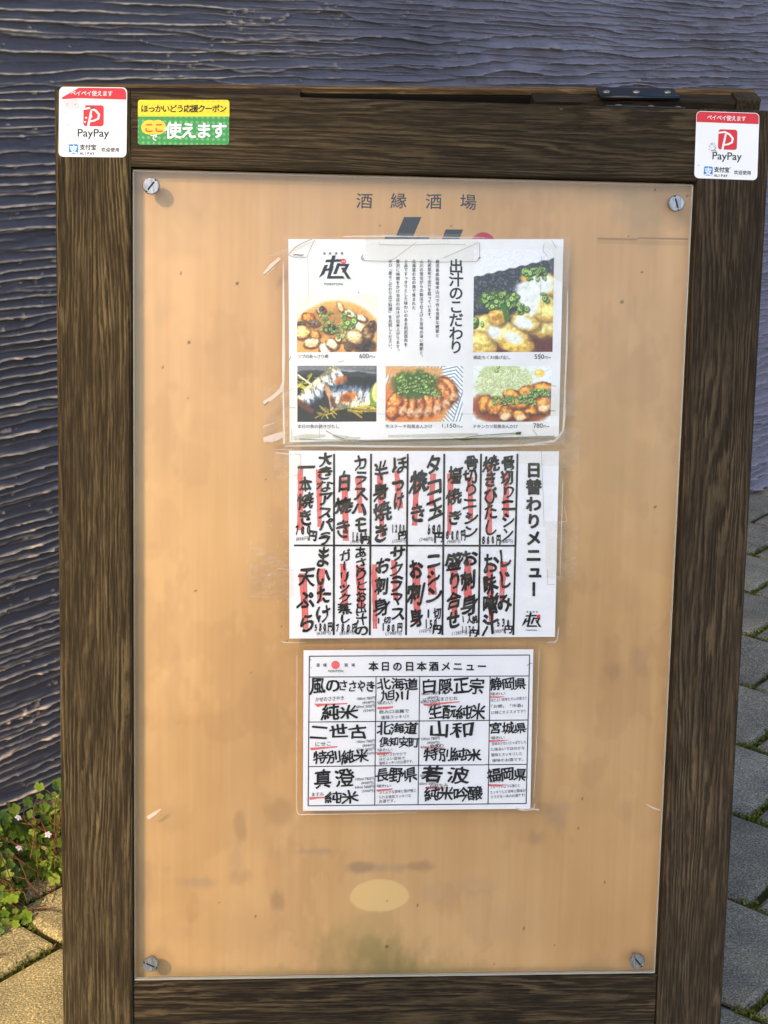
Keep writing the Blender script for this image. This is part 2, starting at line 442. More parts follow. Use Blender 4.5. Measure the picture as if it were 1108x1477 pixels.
for i in range(-18, 44):
    for j in range(-30, 34):
        o = V0 + E1 * PR * i + E2 * (PL * j - PL / 2 * i)
        # keep to the wall's near side
        c = o + E1 * PR / 2 + E2 * PL / 2
        if (c - WA) @ E2 < -.5 or np.hypot(*(c - np.array([.2, 2]))) > 7.5: continue
        gpx = .0062; b = .010; h = random.uniform(-.0015, .0015); tl = [random.uniform(-.001, .001) for _ in range(4)]
        n0 = len(PV)
        def pt(a, bb, z): q = o + E1 * a + E2 * bb; PV.append((q[0], q[1], z))
        j4 = [[random.uniform(-.0015, .0015) for _ in range(2)] for _ in range(4)]
        for ins, z in ((gpx, -.03), (gpx, -.007), (gpx + b * .3, -.0022), (gpx + b, 0)):
            for k, (a, bb) in enumerate(((ins, ins), (PR - ins, ins), (PR - ins, PL - ins), (ins, PL - ins))):
                pt(a + j4[k][0], bb + j4[k][1], z + h + tl[k])
        for r in range(3):
            for k in range(4): PF.append((n0 + r * 4 + k, n0 + r * 4 + (k + 1) % 4, n0 + r * 4 + 4 + (k + 1) % 4, n0 + r * 4 + 4 + k))
        PF.append((n0 + 12, n0 + 13, n0 + 14, n0 + 15))
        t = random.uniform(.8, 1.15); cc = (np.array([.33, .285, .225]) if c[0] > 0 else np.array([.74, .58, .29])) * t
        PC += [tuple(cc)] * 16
PF = [f[::-1] for f in PF]
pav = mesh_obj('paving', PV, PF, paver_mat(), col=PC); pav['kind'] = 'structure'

# moss tufts filling the joints
def moss_mat():
    m = NT('moss'); m.set(m.attr(), .95, .1)
    return m.m
MV = []; MF = []; MC = []
def moss_at(p, n, spread):
    for _ in range(n):
        q = p + rng.normal(0, spread, 2); z = -.008 + abs(rng.normal(0, .0035)); a = rng.uniform(0, 6.28); s_ = rng.uniform(.0012, .0030)
        n0 = len(MV); t = rng.uniform(-.8, .8)
        for k in range(3):
            an = a + k * 2.09; MV.append((q[0] + s_ * math.cos(an), q[1] + s_ * math.sin(an), z + s_ * (1.5 if k == 0 else rng.uniform(-.3, .3))))
        MF.append((n0, n0 + 1, n0 + 2)); c = np.array(lin(*(rng.uniform(.7, 1.25) * np.array([98, 102, 40])))); MC.extend([c] * 3)
for i in range(-8, 10):
    for j in range(-8, 8):
        o = V0 + E1 * PR * i + E2 * (PL * j - PL / 2 * i)
        if not ((-.75 < o[0] < -.2 and 1.3 < o[1] < 2.3) or (.4 < o[0] < 1.2 and 1.6 < o[1] < 3.6)): continue
        if (o - WA) @ E2 < 0: continue
        for (d, L) in ((E1, PR), (E2, PL)):
            for t in np.arange(0, L, .004):
                q = o + d * t; dn = vnoise(q[0] * 14, q[1] * 14, 5)
                if dn > .30: moss_at(q, int(3 + 10 * (dn - .25)), .0042)
        moss_at(o, 150, .009)
mo = mesh_obj('moss', MV, MF, moss_mat(), col=MC); mo['kind'] = 'stuff'
mo['label'] = 'green moss growing in the joints of the paving'; mo['category'] = 'moss'

# ---- the trowelled plaster wall
def wall_mat():
    m = NT('trowelled_plaster')
    n2 = m.noise(m.coords((1, 1, 1)), 260, 3, .7)
    col = m.mix(m.ramp(n2, [(.68, (0, 0, 0)), (.78, (.25, .25, .25))]), m.attr(), lin(150, 140, 135))
    m.set(col, .66, .3); m.bump(n2, .35, .0012); return m.m

def comb(s, z, lam, seed, wamp, fine=.8):
    """thin ragged burrs left by the trowel, about lam apart: sloping above, undercut below"""
    w = wamp * (fbm(s * 1.5, z * 7, seed, 3) - .5) + fine * (fbm(s * 6, z * 24, seed + 12, 3) - .5)
    ph = (z + .02 * s) / lam + w; idx = np.floor(ph); d = ph - idx - .42
    d = d + .24 * (fbm(s * 24 + idx * 7.3, idx * 3.1, seed + 31, 3) - .5)
    am = sstep(.24, .55, fbm(s * 4 + idx * 5.7, idx * 1.9, seed + 43, 3))
    am = am * (.65 + .55 * vnoise(s * 110 + idx * 3.3, idx * 2.7, seed + 5) + .5 * sstep(.72, .9, vnoise(s * 45 + idx, idx * 1.7, seed + 6)))
    b = np.where(d > 0, np.exp(-(d / .16) ** 1.0), np.exp(-(-d / .055) ** 2))
    tip = np.exp(-((d - .03) / .10) ** 2) * am
    return am * b, d, tip
def wall_h(s, z):
    left = 1 - sstep(.15, .8, s)
    zone = sstep(.42, .60, fbm(s * 1.3 + 4, z * 3.0, 71, 2)) * (1 - left)
    b1, d1, t1 = comb(s, z, .0128, 11, 1.6, .55)
    b2, d2, t2 = comb(s, z, .0085, 211, 1.8)
    b3, d3, t3 = comb(s, z, .0215, 307, 2.8)
    k3 = (1 - .6 * zone) * (1 - .75 * left)
    h = (.0105 - .0035 * left) * b1 * (1 - .6 * zone) + .0085 * b2 * zone + .0165 * b3 * k3
    h = h + .0020 * fbm(s * 24, z * 190, 91, 3) + .0010 * fbm(s * 160, z * 260, 97, 2) + .010 * fbm(s * 2.0, z * 3.0, 5, 2)
    cr = sstep(.80, .88, fbm(s * 85, z * 130, 33, 3) * (.75 + .5 * vnoise(s * 9, z * 40, 8))) ; h = h + .0040 * cr
    worn_lit = np.clip(np.maximum(np.maximum(t1 * (1 - .75 * zone), t2 * zone), t3 * k3) * (.45 + 1.0 * fbm(s * 70, z * 200, 15, 2)) + .4 * cr, 0, 1) * (1 - .85 * sstep(.3, .9, s))  # pale mask for sun highlights on the tips, weaker rightwards
    return h - .016, worn_lit
def axis(parts):
    o = []
    for a, b, st in parts: o += list(np.arange(a, b, st))
    return np.array(o + [parts[-1][1]])
sa = axis([(-3.2, -.6, .05), (-.6, -.25, .012), (-.25, .5, .0026), (.5, 2.9, .004), (2.9, 12, .08)])
za = axis([(-.03, 1.02, .0016), (1.02, 1.36, .0012), (1.36, 2.7, .03)])
S, Z = np.meshgrid(sa, za)
Hh, TipLit = wall_h(S, Z)
fade = sstep(1.36, 1.5, Z); 
P = np.stack([WA[0] + E1[0] * S + E2[0] * Hh, WA[1] + E1[1] * S + E2[1] * Hh, Z], -1)
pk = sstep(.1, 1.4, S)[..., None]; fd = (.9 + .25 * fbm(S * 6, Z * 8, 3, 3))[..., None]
wc = (np.array(lin(88, 82, 88)) * (1 - pk) + np.array(lin(130, 122, 132)) * pk) * fd          # brighter light at the right is put into the wall's colour
wk = np.clip(TipLit * 1.25 - .06, 0, .95)[..., None]; wc = wc * (1 - wk) + np.array(lin(232, 204, 174)) * wk   # sun highlights painted pale on the burr tips
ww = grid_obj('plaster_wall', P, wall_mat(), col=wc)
cb = MB(); q = lambda s_, d, z: (WA[0] + E1[0] * s_ + E2[0] * d, WA[1] + E1[1] * s_ + E2[1] * d, z)
cb.add([q(-3.2, -.045, -.03), q(12, -.045, -.03), q(12, -.22, -.03), q(-3.2, -.22, -.03), q(-3.2, -.045, 2.69), q(12, -.045, 2.69), q(12, -.22, 2.69), q(-3.2, -.22, 2.69)], [(0, 1, 2, 3), (7, 6, 5, 4), (1, 0, 4, 5), (2, 1, 5, 6), (3, 2, 6, 7), (0, 3, 7, 4)])
cb.build('wall_core', plain('wall_core_concrete', lin(120, 116, 112), .85, .2, var=.2, sc=8), ww)
cb = MB(); cb.add([q(-3.25, .03, 2.70), q(12.05, .03, 2.70), q(12.05, -.25, 2.70), q(-3.25, -.25, 2.70), q(-3.25, .03, 2.76), q(12.05, .03, 2.76), q(12.05, -.25, 2.76), q(-3.25, -.25, 2.76)], [(3, 2, 1, 0), (4, 5, 6, 7), (0, 1, 5, 4), (1, 2, 6, 5), (2, 3, 7, 6), (3, 0, 4, 7)])
cb.build('coping', plain('coping_metal', lin(60, 58, 62), .5, .4, var=.15), ww)
ww['label'] = 'dark purplish grey plaster wall with rough trowelled ridges behind the sign'; ww['category'] = 'wall'

# ---- the house is unseen, added behind the viewer to shade the sign's right side
def shade_house():
    p0 = BO[:2] + BR[:2, 0] * SHADE_EDGE_U + np.array([0, .06]); k = SUN.x / SUN.y; y = -22.0
    xe = p0[0] + k * (y - p0[1])
    h = empty('added_shade_building', Matrix.Translation((xe, y, 0)), 'unseen tall plastered building, added behind the viewer to shade the sign', 'building')
    hx = math.hypot(SUN.x, SUN.y); dd = -(xe * SUN.x + y * SUN.y) / hx; ZO = 2.42 - SUN.z / hx * dd; ZT = ZO + 2.6
    wl_ = plain('shade_house_plaster', lin(186, 180, 170), .8, .2, var=.2, sc=3); gl = plain('shade_house_glass', (.03, .035, .04), .08, .5, var=0); fr = plain('shade_house_window_paint', lin(90, 84, 76), .5, .3, var=0)
    b = MB(); b.box((0, -7, 0), (5.5, 0, ZT), .02); b.build('wall', wl_, h)
    b = MB(); b.box((-4.5, -.4, ZO), (-.003, 0, ZT)); b.build('added_overhang', wl_, h)  # thin slab added to keep the sun off the wall and ground at right
    b = MB(); b.box((0, -7.1, ZT + .003), (5.6, .1, ZT + .3), .02); b.build('roof', fr, h)
    for i in range(2):
        for j in range(6):
            x0, z0 = .9 + 2.4 * i, 1.0 + 3.1 * j
            b = MB()
            for q in (((x0 - .08, .003, z0 - .08), (x0 + 1.28, .06, z0)), ((x0 - .08, .003, z0 + 1.5), (x0 + 1.28, .06, z0 + 1.58)), ((x0 - .08, .003, z0 + .003), (x0, .06, z0 + 1.497)), ((x0 + 1.2, .003, z0 + .003), (x0 + 1.28, .06, z0 + 1.497))): b.box(*q)
            f_ = b.build('shade_house_window', fr, h); b = MB(); b.box((x0 + .003, .004, z0 + .003), (x0 + 1.197, .02, z0 + 1.497)); b.build('shade_house_pane', gl, f_)
SHADE_EDGE_U = -0.20
shade_house()

# ---- creeping plant at the wall's foot
def leaf_mat():
    m = NT('creeper_leaf'); a = m.attr()
    m.set(a, .5, .35)
    t = m.new('ShaderNodeBsdfTranslucent'); m.put(t.inputs[0], a)
    x = m.new('ShaderNodeMixShader'); x.inputs[0].default_value = .35
    m.put(x.inputs[1], m.b.outputs[0]); m.put(x.inputs[2], t.outputs[0]); m.put(m.out.inputs[0], x.outputs[0])
    return m.m
pl = empty('creeping_plant', Matrix.Translation((WA[0] + .02, WA[1] - .04, 0)), 'creeping plant with round green leaves and tiny pale flowers along the wall foot', 'plant')
PO = np.array([WA[0] + .02, WA[1] - .04, 0])
def ppos(s, d, z): q = WA + E1 * s + E2 * d; return np.array([q[0], q[1], z]) - PO
LV = []; LF = []; LC = []
def env(s):                                   # depth and height of the mat of plants along the wall
    return .115 + .035 * math.sin(s * 21) + .03 * math.sin(s * 47 + 1), .082 + .025 * math.sin(s * 17 + 2) + .015 * math.sin(s * 53)
leafpts = []
for k in range(4200):
    s_ = rng.uniform(-.75, .46); D, Hm = env(s_)
    t = rng.uniform(0, 1) ** .8; d = .015 + t * D * rng.uniform(.7, 1.12)
    z = max(.006, Hm * (1 - t) ** .8 * rng.uniform(.35, 1.15))
    p = ppos(s_, d, z); leafpts.append(p)
    r = rng.uniform(.0042, .0098) if k % 7 else rng.uniform(.0085, .0115)
    nrm = Vector((E2[0] * (.5 + t * .2) + rng.normal(0, .35), E2[1] * (.5 + t * .2) + rng.normal(0, .35), .75 + rng.normal(0, .3))).normalized()
    a = nrm.cross(Vector((rng.normal(), rng.normal(), rng.normal()))).normalized(); b = nrm.cross(a)
    n0 = len(LV); N = 20
    base = rng.choice(4, p=[.35, .3, .25, .1])
    c = np.array([[146, 166, 54], [112, 138, 46], [172, 184, 78], [78, 96, 38]][base]) * rng.uniform(.8, 1.15)
    LV.append(tuple(p - np.array(nrm) * r * .18)); LC.append(lin(*(c * .92)))
    for i in range(N):
        an = 2 * math.pi * i / N
        lob = r * (.80 + .24 * abs(math.cos(2.5 * an))) * (1 if i != 10 else .6)
        q = np.array(p) + np.array(a) * lob * math.cos(an) + np.array(b) * lob * math.sin(an) + np.array(nrm) * rng.normal(0, .06) * r
        LV.append(tuple(q)); LC.append(lin(*c))
    for i in range(N): LF.append((n0, n0 + 1 + i, n0 + 1 + (i + 1) % N))
mesh_obj('foliage', LV, LF, leaf_mat(), pl, True, col=LC)
sm = MB()
for k in range(280):
    s_ = rng.uniform(-.75, .46); D, Hm = env(s_); pts = []
    d0 = rng.uniform(.0, .6) * D; a = rng.uniform(-.9, .9); L = rng.uniform(.05, .14)
    for i in range(6):
        t = i / 5; dd = d0 + t * L * .8 * math.cos(a); ss = s_ + t * L * math.sin(a) + .008 * math.sin(6 * t + k)
        tt = min(dd / D, 1.05)
        pts.append(ppos(ss, .01 + dd, max(.004, Hm * max(0, 1 - tt) ** .8 * .95 + .010 + .008 * math.sin(5 * t + k))))
    sm.tube(pts, .0008, 4)
def stem_mat():
    m = NT('creeper_stem'); n = m.noise(m.coords(), 30, 2)
    m.set(m.ramp(n, [(.35, lin(92, 48, 34)), (.65, lin(128, 82, 52))]), .55, .3); return m.m
sm.build('stems', stem_mat(), pl, True)
M_petal = plain('pale_petal', lin(226, 208, 222), .6, .3, var=.1, sc=400)
M_petal_c = plain('petal_centre', lin(214, 178, 96), .6, .3, var=0)
fl_me = None
def flower_mesh():
    b = MB()
    for k in range(5):
        a = 2 * math.pi * k / 5; ca, sa_ = math.cos(a), math.sin(a); pa, pb = -sa_, ca
        r, w = .0052, .0021
        V = [(0, 0, 0), (ca * r * .5 + pa * w, sa_ * r * .5 + pb * w, .0012), (ca * r + pa * w * .5, sa_ * r + pb * w * .5, .0004), (ca * r - pa * w * .5, sa_ * r - pb * w * .5, .0004), (ca * r * .5 - pa * w, sa_ * r * .5 - pb * w, .0012)]
        b.add(V, [(0, 4, 3, 2, 1)])
    b.add([(.0013 * math.cos(i * 1.047), .0013 * math.sin(i * 1.047), .0016) for i in range(6)], [tuple(range(6))], 1)
    return b
for k in range(24):
    s_ = rng.uniform(-.12, .40) if k < 19 else rng.uniform(-.6, -.12); D, Hm = env(s_)
    t = rng.uniform(.05, .98); z = Hm * (1 - t) ** .8 * 1.05 + .014
    if k == 0:
        fo = flower_mesh().build('flower', M_petal, pl, mats=[M_petal, M_petal_c])
    else:
        fo = bpy.data.objects.new('flower', fl0); C.objects.link(fo); fo.parent = pl
    fl0 = fo.data
    fo.location = ppos(s_, .02 + t * D, z)
    fo.rotation_euler = Vector((E2[0] * .6 + rng.normal(0, .3), E2[1] * .6 + rng.normal(0, .3), .7)).to_track_quat('Z', 'Y').to_euler()

# ================================================================== THE SIGN
sign = empty('standing_sign', BM.copy(), 'dark brown wooden standing signboard with an orange panel behind clear plastic', 'signboard')
FW = .004; BK = -.030                            # frame face, frame back
UL, UR, VT = -.3800, .3805, 1.1505
W_l = wood('stained_wood_stile_one', 1, 1.3, dark=(58, 47, 31), light=(112, 95, 66), freq=200); W_r = wood('stained_wood_stile_two', 1, 4.7, dark=(52, 43, 32), light=(96, 80, 60))
W_t = wood('stained_wood_rail_one', 0, 2.9, freq=190); W_b = wood('stained_wood_rail_two', 0, 8.1, freq=150, dark=(42, 35, 26))
W_x = wood('stained_wood_rear', 0, 5.5, dark=(40, 30, 20), light=(92, 70, 44))
mb = MB(); mb.box((UL, 0, BK), (-.3022, VT, FW), .0022); mb.build('stile', W_l, sign)
mb = MB(); mb.box((.3040, 0, BK), (UR, VT, FW), .0022); mb.build('stile', W_r, sign)
mb = MB(); mb.box((-.3020, 1.0735, BK), (.3037, VT - .0008, FW - .0012), .0018); mb.build('rail', W_t, sign)
mb = MB(); mb.box((-.3020, .078, BK), (.3037, .1675, -.0005), .0018); mb.build('rail', W_b, sign)

# backing board, painted surface with stains
def backing():
    du = .0016
    us = np.arange(-.3015, .3035, du); vs = np.arange(.168, 1.0732, du)
    U, Vv = np.meshgrid(us, vs); w = -.0140
    c = np.zeros(U.shape + (3,)); base = np.array([197, 155, 103.]); c[:] = base
    # veneer streaks running upward
    st = fbm(U * 55, Vv * 2.2, 3, 4, .6) - .5; st2 = fbm(U * 260, Vv * 7, 9, 3) - .5; st3 = fbm(U * 14, Vv * 1.3, 14, 3) - .5
    c += (st * 11 + st2 * 8 + st3 * 15)[..., None] * np.array([.9, 1.0, 1.1])
    fl = fbm(U * 12, Vv * 9, 21, 4) - .5; c += (fl * 20)[..., None]
    cl = sstep(.52, .60, fbm(U * 7 + .4 * fbm(U * 30, Vv * 30, 2, 2), Vv * 5, 77, 5, .6)); cl2 = sstep(.56, .62, fbm(U * 15, Vv * 8, 79, 5, .62))
    c = c * (1 - .032 * cl[..., None]) ; c = c * (1 - .04 * cl2[..., None] * np.array([.8, 1., 1.15]))
    # worn pale film and grime
    gr = sstep(.55, .8, fbm(U * 9 + 3, Vv * 4, 31, 4)); c = c * (1 - .13 * gr[..., None]) + np.array([165, 140, 118]) * .13 * gr[..., None]
    def blob(x, y, rx, ry, col, k, soft=.6, nz=.5, seed=1):
        q = uv([[x, y], [x + rx, y], [x, y + ry]], w); a, b = q[1, 0] - q[0, 0], q[0, 1] - q[2, 1]
        d = np.sqrt(((U - q[0, 0]) / a) ** 2 + ((Vv - q[0, 1]) / b) ** 2) + nz * 2.6 * (fbm(U * 60 + seed, Vv * 34, 40 + seed, 5, .62) - .5)
        m = (1 - sstep(1 - soft, 1 + soft * .3, d)) * k
        c[:] = c * (1 - m[..., None]) + np.array(col, float) * m[..., None]
    br = (142, 112, 78); gy = (150, 128, 108)
    for i, (x, y, rx, ry, k) in enumerate([(285, 1272, 38, 9, .5), (345, 1266, 20, 14, .35), (240, 1255, 12, 12, .2), (540, 1252, 40, 9, .55), (520, 1250, 22, 8, .5), (600, 1249, 24, 9, .6),
            (455, 1228, 32, 5, .5), (398, 1298, 13, 16, .6), (347, 1192, 10, 26, .5), (340, 1235, 10, 26, .3), (402, 1172, 28, 22, .38), (772, 1210, 12, 14, .5), (806, 1172, 20, 26, .42),
            (785, 1165, 16, 10, .35), (900, 1170, 12, 16, .2), (690, 1277, 40, 14, .2), (928, 968, 16, 14, .3), (882, 965, 12, 12, .25), (922, 948, 14, 16, .3), (885, 972, 12, 14, .3), (905, 860, 20, 30, .16),
            (890, 700, 40, 20, .14), (250, 1000, 14, 60, .2), (245, 860, 10, 40, .2), (230, 440, 10, 40, .16), (270, 290, 50, 30, .15), (400, 800, 30, 90, .26), (395, 650, 22, 60, .2),
            (408, 470, 16, 90, .2), (392, 620, 12, 30, .3), (640, 1290, 40, 20, .18), (250, 1180, 30, 26, .2), (330, 1340, 90, 40, .13), (740, 1330, 60, 40, .1), (420, 500, 12, 120, .25),
            (822, 560, 10, 110, .3), (818, 460, 8, 60, .35), (370, 840, 20, 30, .2), (815, 980, 16, 60, .18), (600, 1185, 200, 8, .1), (805, 290, 60, 18, .14), (905, 640, 30, 60, .1), (210, 1290, 12, 70, .14)]):
        blob(x, y, rx, ry, br if i % 3 else gy, k * .8, seed=i)
    for x, y, rx, ry, k in [(925, 300, 42, 30, .45), (935, 285, 60, 18, .35), (945, 350, 12, 40, .25), (930, 330, 26, 34, .35), (880, 280, 50, 14, .3), (975, 320, 20, 14, .25)]:
        blob(x, y, rx, ry, (146, 128, 98), k * .6, seed=int(x))
    for x, y, rx, ry, col, k in [(548, 1388, 95, 46, (152, 126, 78), .7), (548, 1378, 40, 26, (122, 112, 56), .6), (530, 1345, 70, 34, (165, 140, 84), .5), (560, 1400, 60, 20, (112, 104, 52), .55),
            (500, 1360, 60, 30, (158, 136, 82), .35), (640, 1400, 90, 14, (140, 124, 68), .5), (420, 1404, 150, 12, (140, 122, 72), .5), (760, 1402, 160, 10, (150, 128, 82), .45), (270, 1404, 80, 12, (140, 120, 78), .4),
            (880, 1395, 60, 20, (158, 136, 92), .35)]:
        blob(x, y, rx, ry, col, k * .75, .9, .7, seed=int(x) % 37)
    # pale patch where something was peeled off
    q = uv([[548, 1293], [591, 1293], [548, 1318]], w); ra, rb = q[1, 0] - q[0, 0], q[0, 1] - q[2, 1]
    xx = (U - q[0, 0]) / ra; yy = (Vv - q[0, 1]) / rb
    d = np.sqrt(xx ** 2 + np.where(yy < 0, yy * 1.12, yy) ** 2 + .15 * np.clip(-yy, 0, 1) * xx) + .05 * (fbm(U * 70, Vv * 70, 88, 2) - .5)
    m = (1 - sstep(.95, 1.02, d))[..., None]; c[:] = c * (1 - .85 * m) + np.array([222, 186, 122.]) * .85 * m
    # dirt under the top edge and along the sides
    q = uv([[500, 262], [500, 285]], w)
    top = sstep(1.045, 1.073, Vv + .02 * (fbm(U * 16, Vv * 16, 61, 3) - .5)); c[:] = c * (1 - .30 * top[..., None]) + np.array([168, 140, 112]) * .30 * top[..., None]
    # crack line
    a, b = uv([[862, 343], [993, 346]], w)
    yl = a[1] + (b[1] - a[1]) * (U - a[0]) / (b[0] - a[0]) + .0012 * (fbm(U * 60, U * 0, 5, 2) - .5)
    m = (np.abs(Vv - yl) < .0008) & (U > a[0]) & (U < b[0]); c[m] = (142, 106, 72)
    m = (np.abs(Vv - yl + .004) < .0022) & (U > a[0]) & (U < b[0]); c[m] *= .94
    # specks
    for _ in range(48):
        x, y = rng.uniform(-.3, .3), rng.uniform(.17, 1.07); r = rng.uniform(.0007, .0013)
        m = ((U - x) ** 2 + ((Vv - y) / rng.uniform(.8, 2)) ** 2) < r * r; c[m] = c[m] * .55
    grid_obj('backing_board', np.stack([U, Vv, np.full(U.shape, w)], -1), M_back, sign, lin_arr(c))
def back_mat():
    m = NT('orange_veneer'); m.set(m.attr(), .5, .35)
    m.bump(m.noise(m.coords((300, 12, 1)), 1, 3, .6), .12, .0005); return m.m
M_back = back_mat(); backing()
mb = MB(); mb.box((-.3018, .1678, -.028), (.3036, 1.0732, -.0185)); mb.build('rebate_board', W_x, sign)

# painted lettering on the backing board
pr = Print(-.0136)
for c, x, y in (('酒', 526, 289.5), ('縁', 575, 289.5), ('酒', 626, 290.5), ('場', 675.5, 291.5)): pr.nxt().ch(c, x, y, 24, bold=.008, warp=.06)
pr.each('shop_lettering', M_paint_letters, sign)
pr = Print(-.0137)
pr.poly([(583, 313), (608, 313), (574, 392), (549, 392)]); pr.poly([(556, 341), (620, 341), (614, 360), (548, 360)])
pr.poly([(643, 331), (668, 331), (638, 410), (613, 410)]); pr.poly([(655, 360), (716, 352), (706, 380), (640, 384)])
pr.build('shop_emblem', M_paint_letters, sign)
pr = Print(-.0137); pr.disc(697, 353, 18); pr.build('red_dot', M_dot, sign)

# clear cover sheet with visible polished edges
mb = MB(); x0, x1, y0, y1 = -.3, .3, .1702, 1.07
fr_ = [(x0, y0), (x1, y0), (x1, y1), (x0, y1)]
mb.add([(*p, 0) for p in fr_] , [(0, 1, 2, 3)], 0)
e = .0012
for (a, b, c_, d, k) in ((x0, y0, x1, y0 + e * 1.4, 1), (x0, y1 - e, x1, y1, 2), (x0, y0 + e * 1.4, x0 + e, y1 - e, 2), (x1 - e * .8, y0 + e * 1.4, x1, y1 - e, 1)):
    mb.box((a, b, -.005), (c_, d, -.0003), 0, k)
mb.build('cover_sheet', None, sign, mats=[M_acrylic, M_edge, M_edge_dim])

# four slotted screws
def screw(px, py, ang):
    w = 0.0; q = uv([[px, py]], .005)[0]; b = MB(); r = .0088; n = 32; a = R(ang)
    prof = [(r * .96, 0.0004), (r, .0008), (r, .0042), (r * .93, .0052), (r * .6, .0056)]
    V = []
    for rr, z in prof:
        for i in range(n): V.append((rr * math.cos(2 * math.pi * i / n), rr * math.sin(2 * math.pi * i / n), z))
    F = []
    for k in range(len(prof) - 1):
        for i in range(n): F.append((k * n + i, k * n + (i + 1) % n, (k + 1) * n + (i + 1) % n, (k + 1) * n + i))
    # two half-moon tops with a sunk slot between them
    hw = .00095
    for s_ in (1, -1):
        arc = []
        for i in range(17):
            t = math.pi * i / 16; x, y = r * .9 * math.cos(t), r * .9 * math.sin(t); arc.append((x, max(y, hw) * s_))
        n0 = len(V); top = [(x, y, .0056) for x, y in arc]; V += top
        F.append(tuple(range(n0, n0 + 17)) if s_ > 0 else tuple(range(n0, n0 + 17))[::-1])
        n1 = len(V); V += [(r * .9, hw * s_, .0056), (-r * .9, hw * s_, .0056), (-r * .9, hw * s_, .0040), (r * .9, hw * s_, .0040)]; F.append((n1, n1 + 1, n1 + 2, n1 + 3))
    n1 = len(V); V += [(-r * .93, -hw, .0054), (r * .93, -hw, .0054), (r * .93, hw, .0054), (-r * .93, hw, .0054)]; F.append((n1, n1 + 1, n1 + 2, n1 + 3)); slot = len(F) - 1
    V = [(x * math.cos(a) - y * math.sin(a) + q[0], x * math.sin(a) + y * math.cos(a) + q[1], z) for x, y, z in V]
    b.add(V, F); b.I[slot] = 1
    # shank into the board
    b.tube([(q[0], q[1], .0006), (q[0], q[1], -.012)], .0042, 12)
    return b.build('screw', M_steel, sign, mats=[M_steel, M_slot])
screw(218, 268, 52); screw(976, 293, 108); screw(217, 1392, -25); screw(920, 1387, -50)

# rear leg panel, hinged along the top edge
hp = Vector((UL, VT - .001, BK - .002))
RA = R(25); TW = R(1.3)
RM = Matrix.Translation(hp) @ Matrix.Rotation(TW, 4, 'Z') @ Matrix.Rotation(RA, 4, 'X') @ Matrix.Identity(4)
RM = Matrix.Translation(hp) @ Matrix.Rotation(TW, 4, 'Z') @ Matrix.Rotation(RA, 4, 'X')
def rear(name, boxes, mat, bev=.0012):
    b = MB()
    for a, c_ in boxes: b.box(a, c_, bev)
    b.V = [tuple(RM @ Vector(v)) for v in b.V]
    return b.build(name, mat, sign)
def ru(x): return uv([[x, 140]], -.04)[0][0] - UL
W_x2 = wood('pale_worn_wood', 0, 6.6, dark=(92, 70, 44), light=(150, 120, 82))
LB = -1.146
rear('rear_board', [((0, LB + .1, -.034), (.760, -.0075, -.026))], plain('gap_depth_black', lin(24, 19, 14), .85, .1, var=.3))  # the gap's depth darkness is put into this near-black colour
rear('rear_cap', [((0, -.0073, -.0345), (.760, .0, -.0262))], W_x2)
rear('rear_rail', [((.0, -.05, -.0258), (ru(433), -.0012, 0))], W_x)
rear('rear_rail', [((ru(770), -.05, -.0258), (ru(1060), -.004, 0))], wood('rear_rail_wood', 0, 9.2, dark=(36, 28, 20), light=(70, 55, 38)))
rear('rear_stile', [((ru(1061), LB, -.0258), (.7605, -.001, 0))], wood('rear_stile_wood', 1, 3.3))
rear('rear_stile', [((0, LB, -.0258), (.05, -.052, 0))], wood('rear_stile_wood_two', 1, 7.7))
rear('rear_rail', [((.052, LB + .12, -.0258), (ru(1060), LB + .19, 0))], W_x)
# hinge: one leaf on each panel's top edge
hx0, hx1 = ru(864), ru(977)
hg = rear('hinge', [((hx0, 0.0, -.029), (hx1, .0018, -.001))], M_hinge, .0004)
fb = MB(); fb.box((hx0 + UL, VT, -.028), (hx1 + UL, VT + .0016, -.004), .0004)
f2 = fb.build('hinge_leaf', M_hinge, hg)
kb = MB(); kb.tube([RM @ Vector((hx0, .001, .0015)), RM @ Vector((hx1, .001, .0015))], .0028, 10); kb.build('hinge_pin', M_hinge, hg, True)
def dome(Mx, c, r):
    b = MB(); V = []; n = 14
    for k in range(4):
        t = k / 3 * math.pi / 2
        for i in range(n): V.append((c[0] + r * math.cos(t) * math.cos(2 * math.pi * i / n), c[1] + .0016 * math.sin(t), c[2] + r * math.cos(t) * math.sin(2 * math.pi * i / n)))
    F = [(k * n + i, k * n + n + i, k * n + n + (i + 1) % n, k * n + (i + 1) % n) for k in range(3) for i in range(n)]
    b.add([tuple(Mx @ Vector(v)) for v in V], F); return b.build('hinge_screw', M_brass, hg, True)
for px in (876, 919, 964):
    dome(RM, (ru(px), .0017, -.015), .0042)
for px in (884, 930, 968):
    dome(Matrix.Identity(4), (ru(px) + UL, VT + .0016, -.010), .0042)

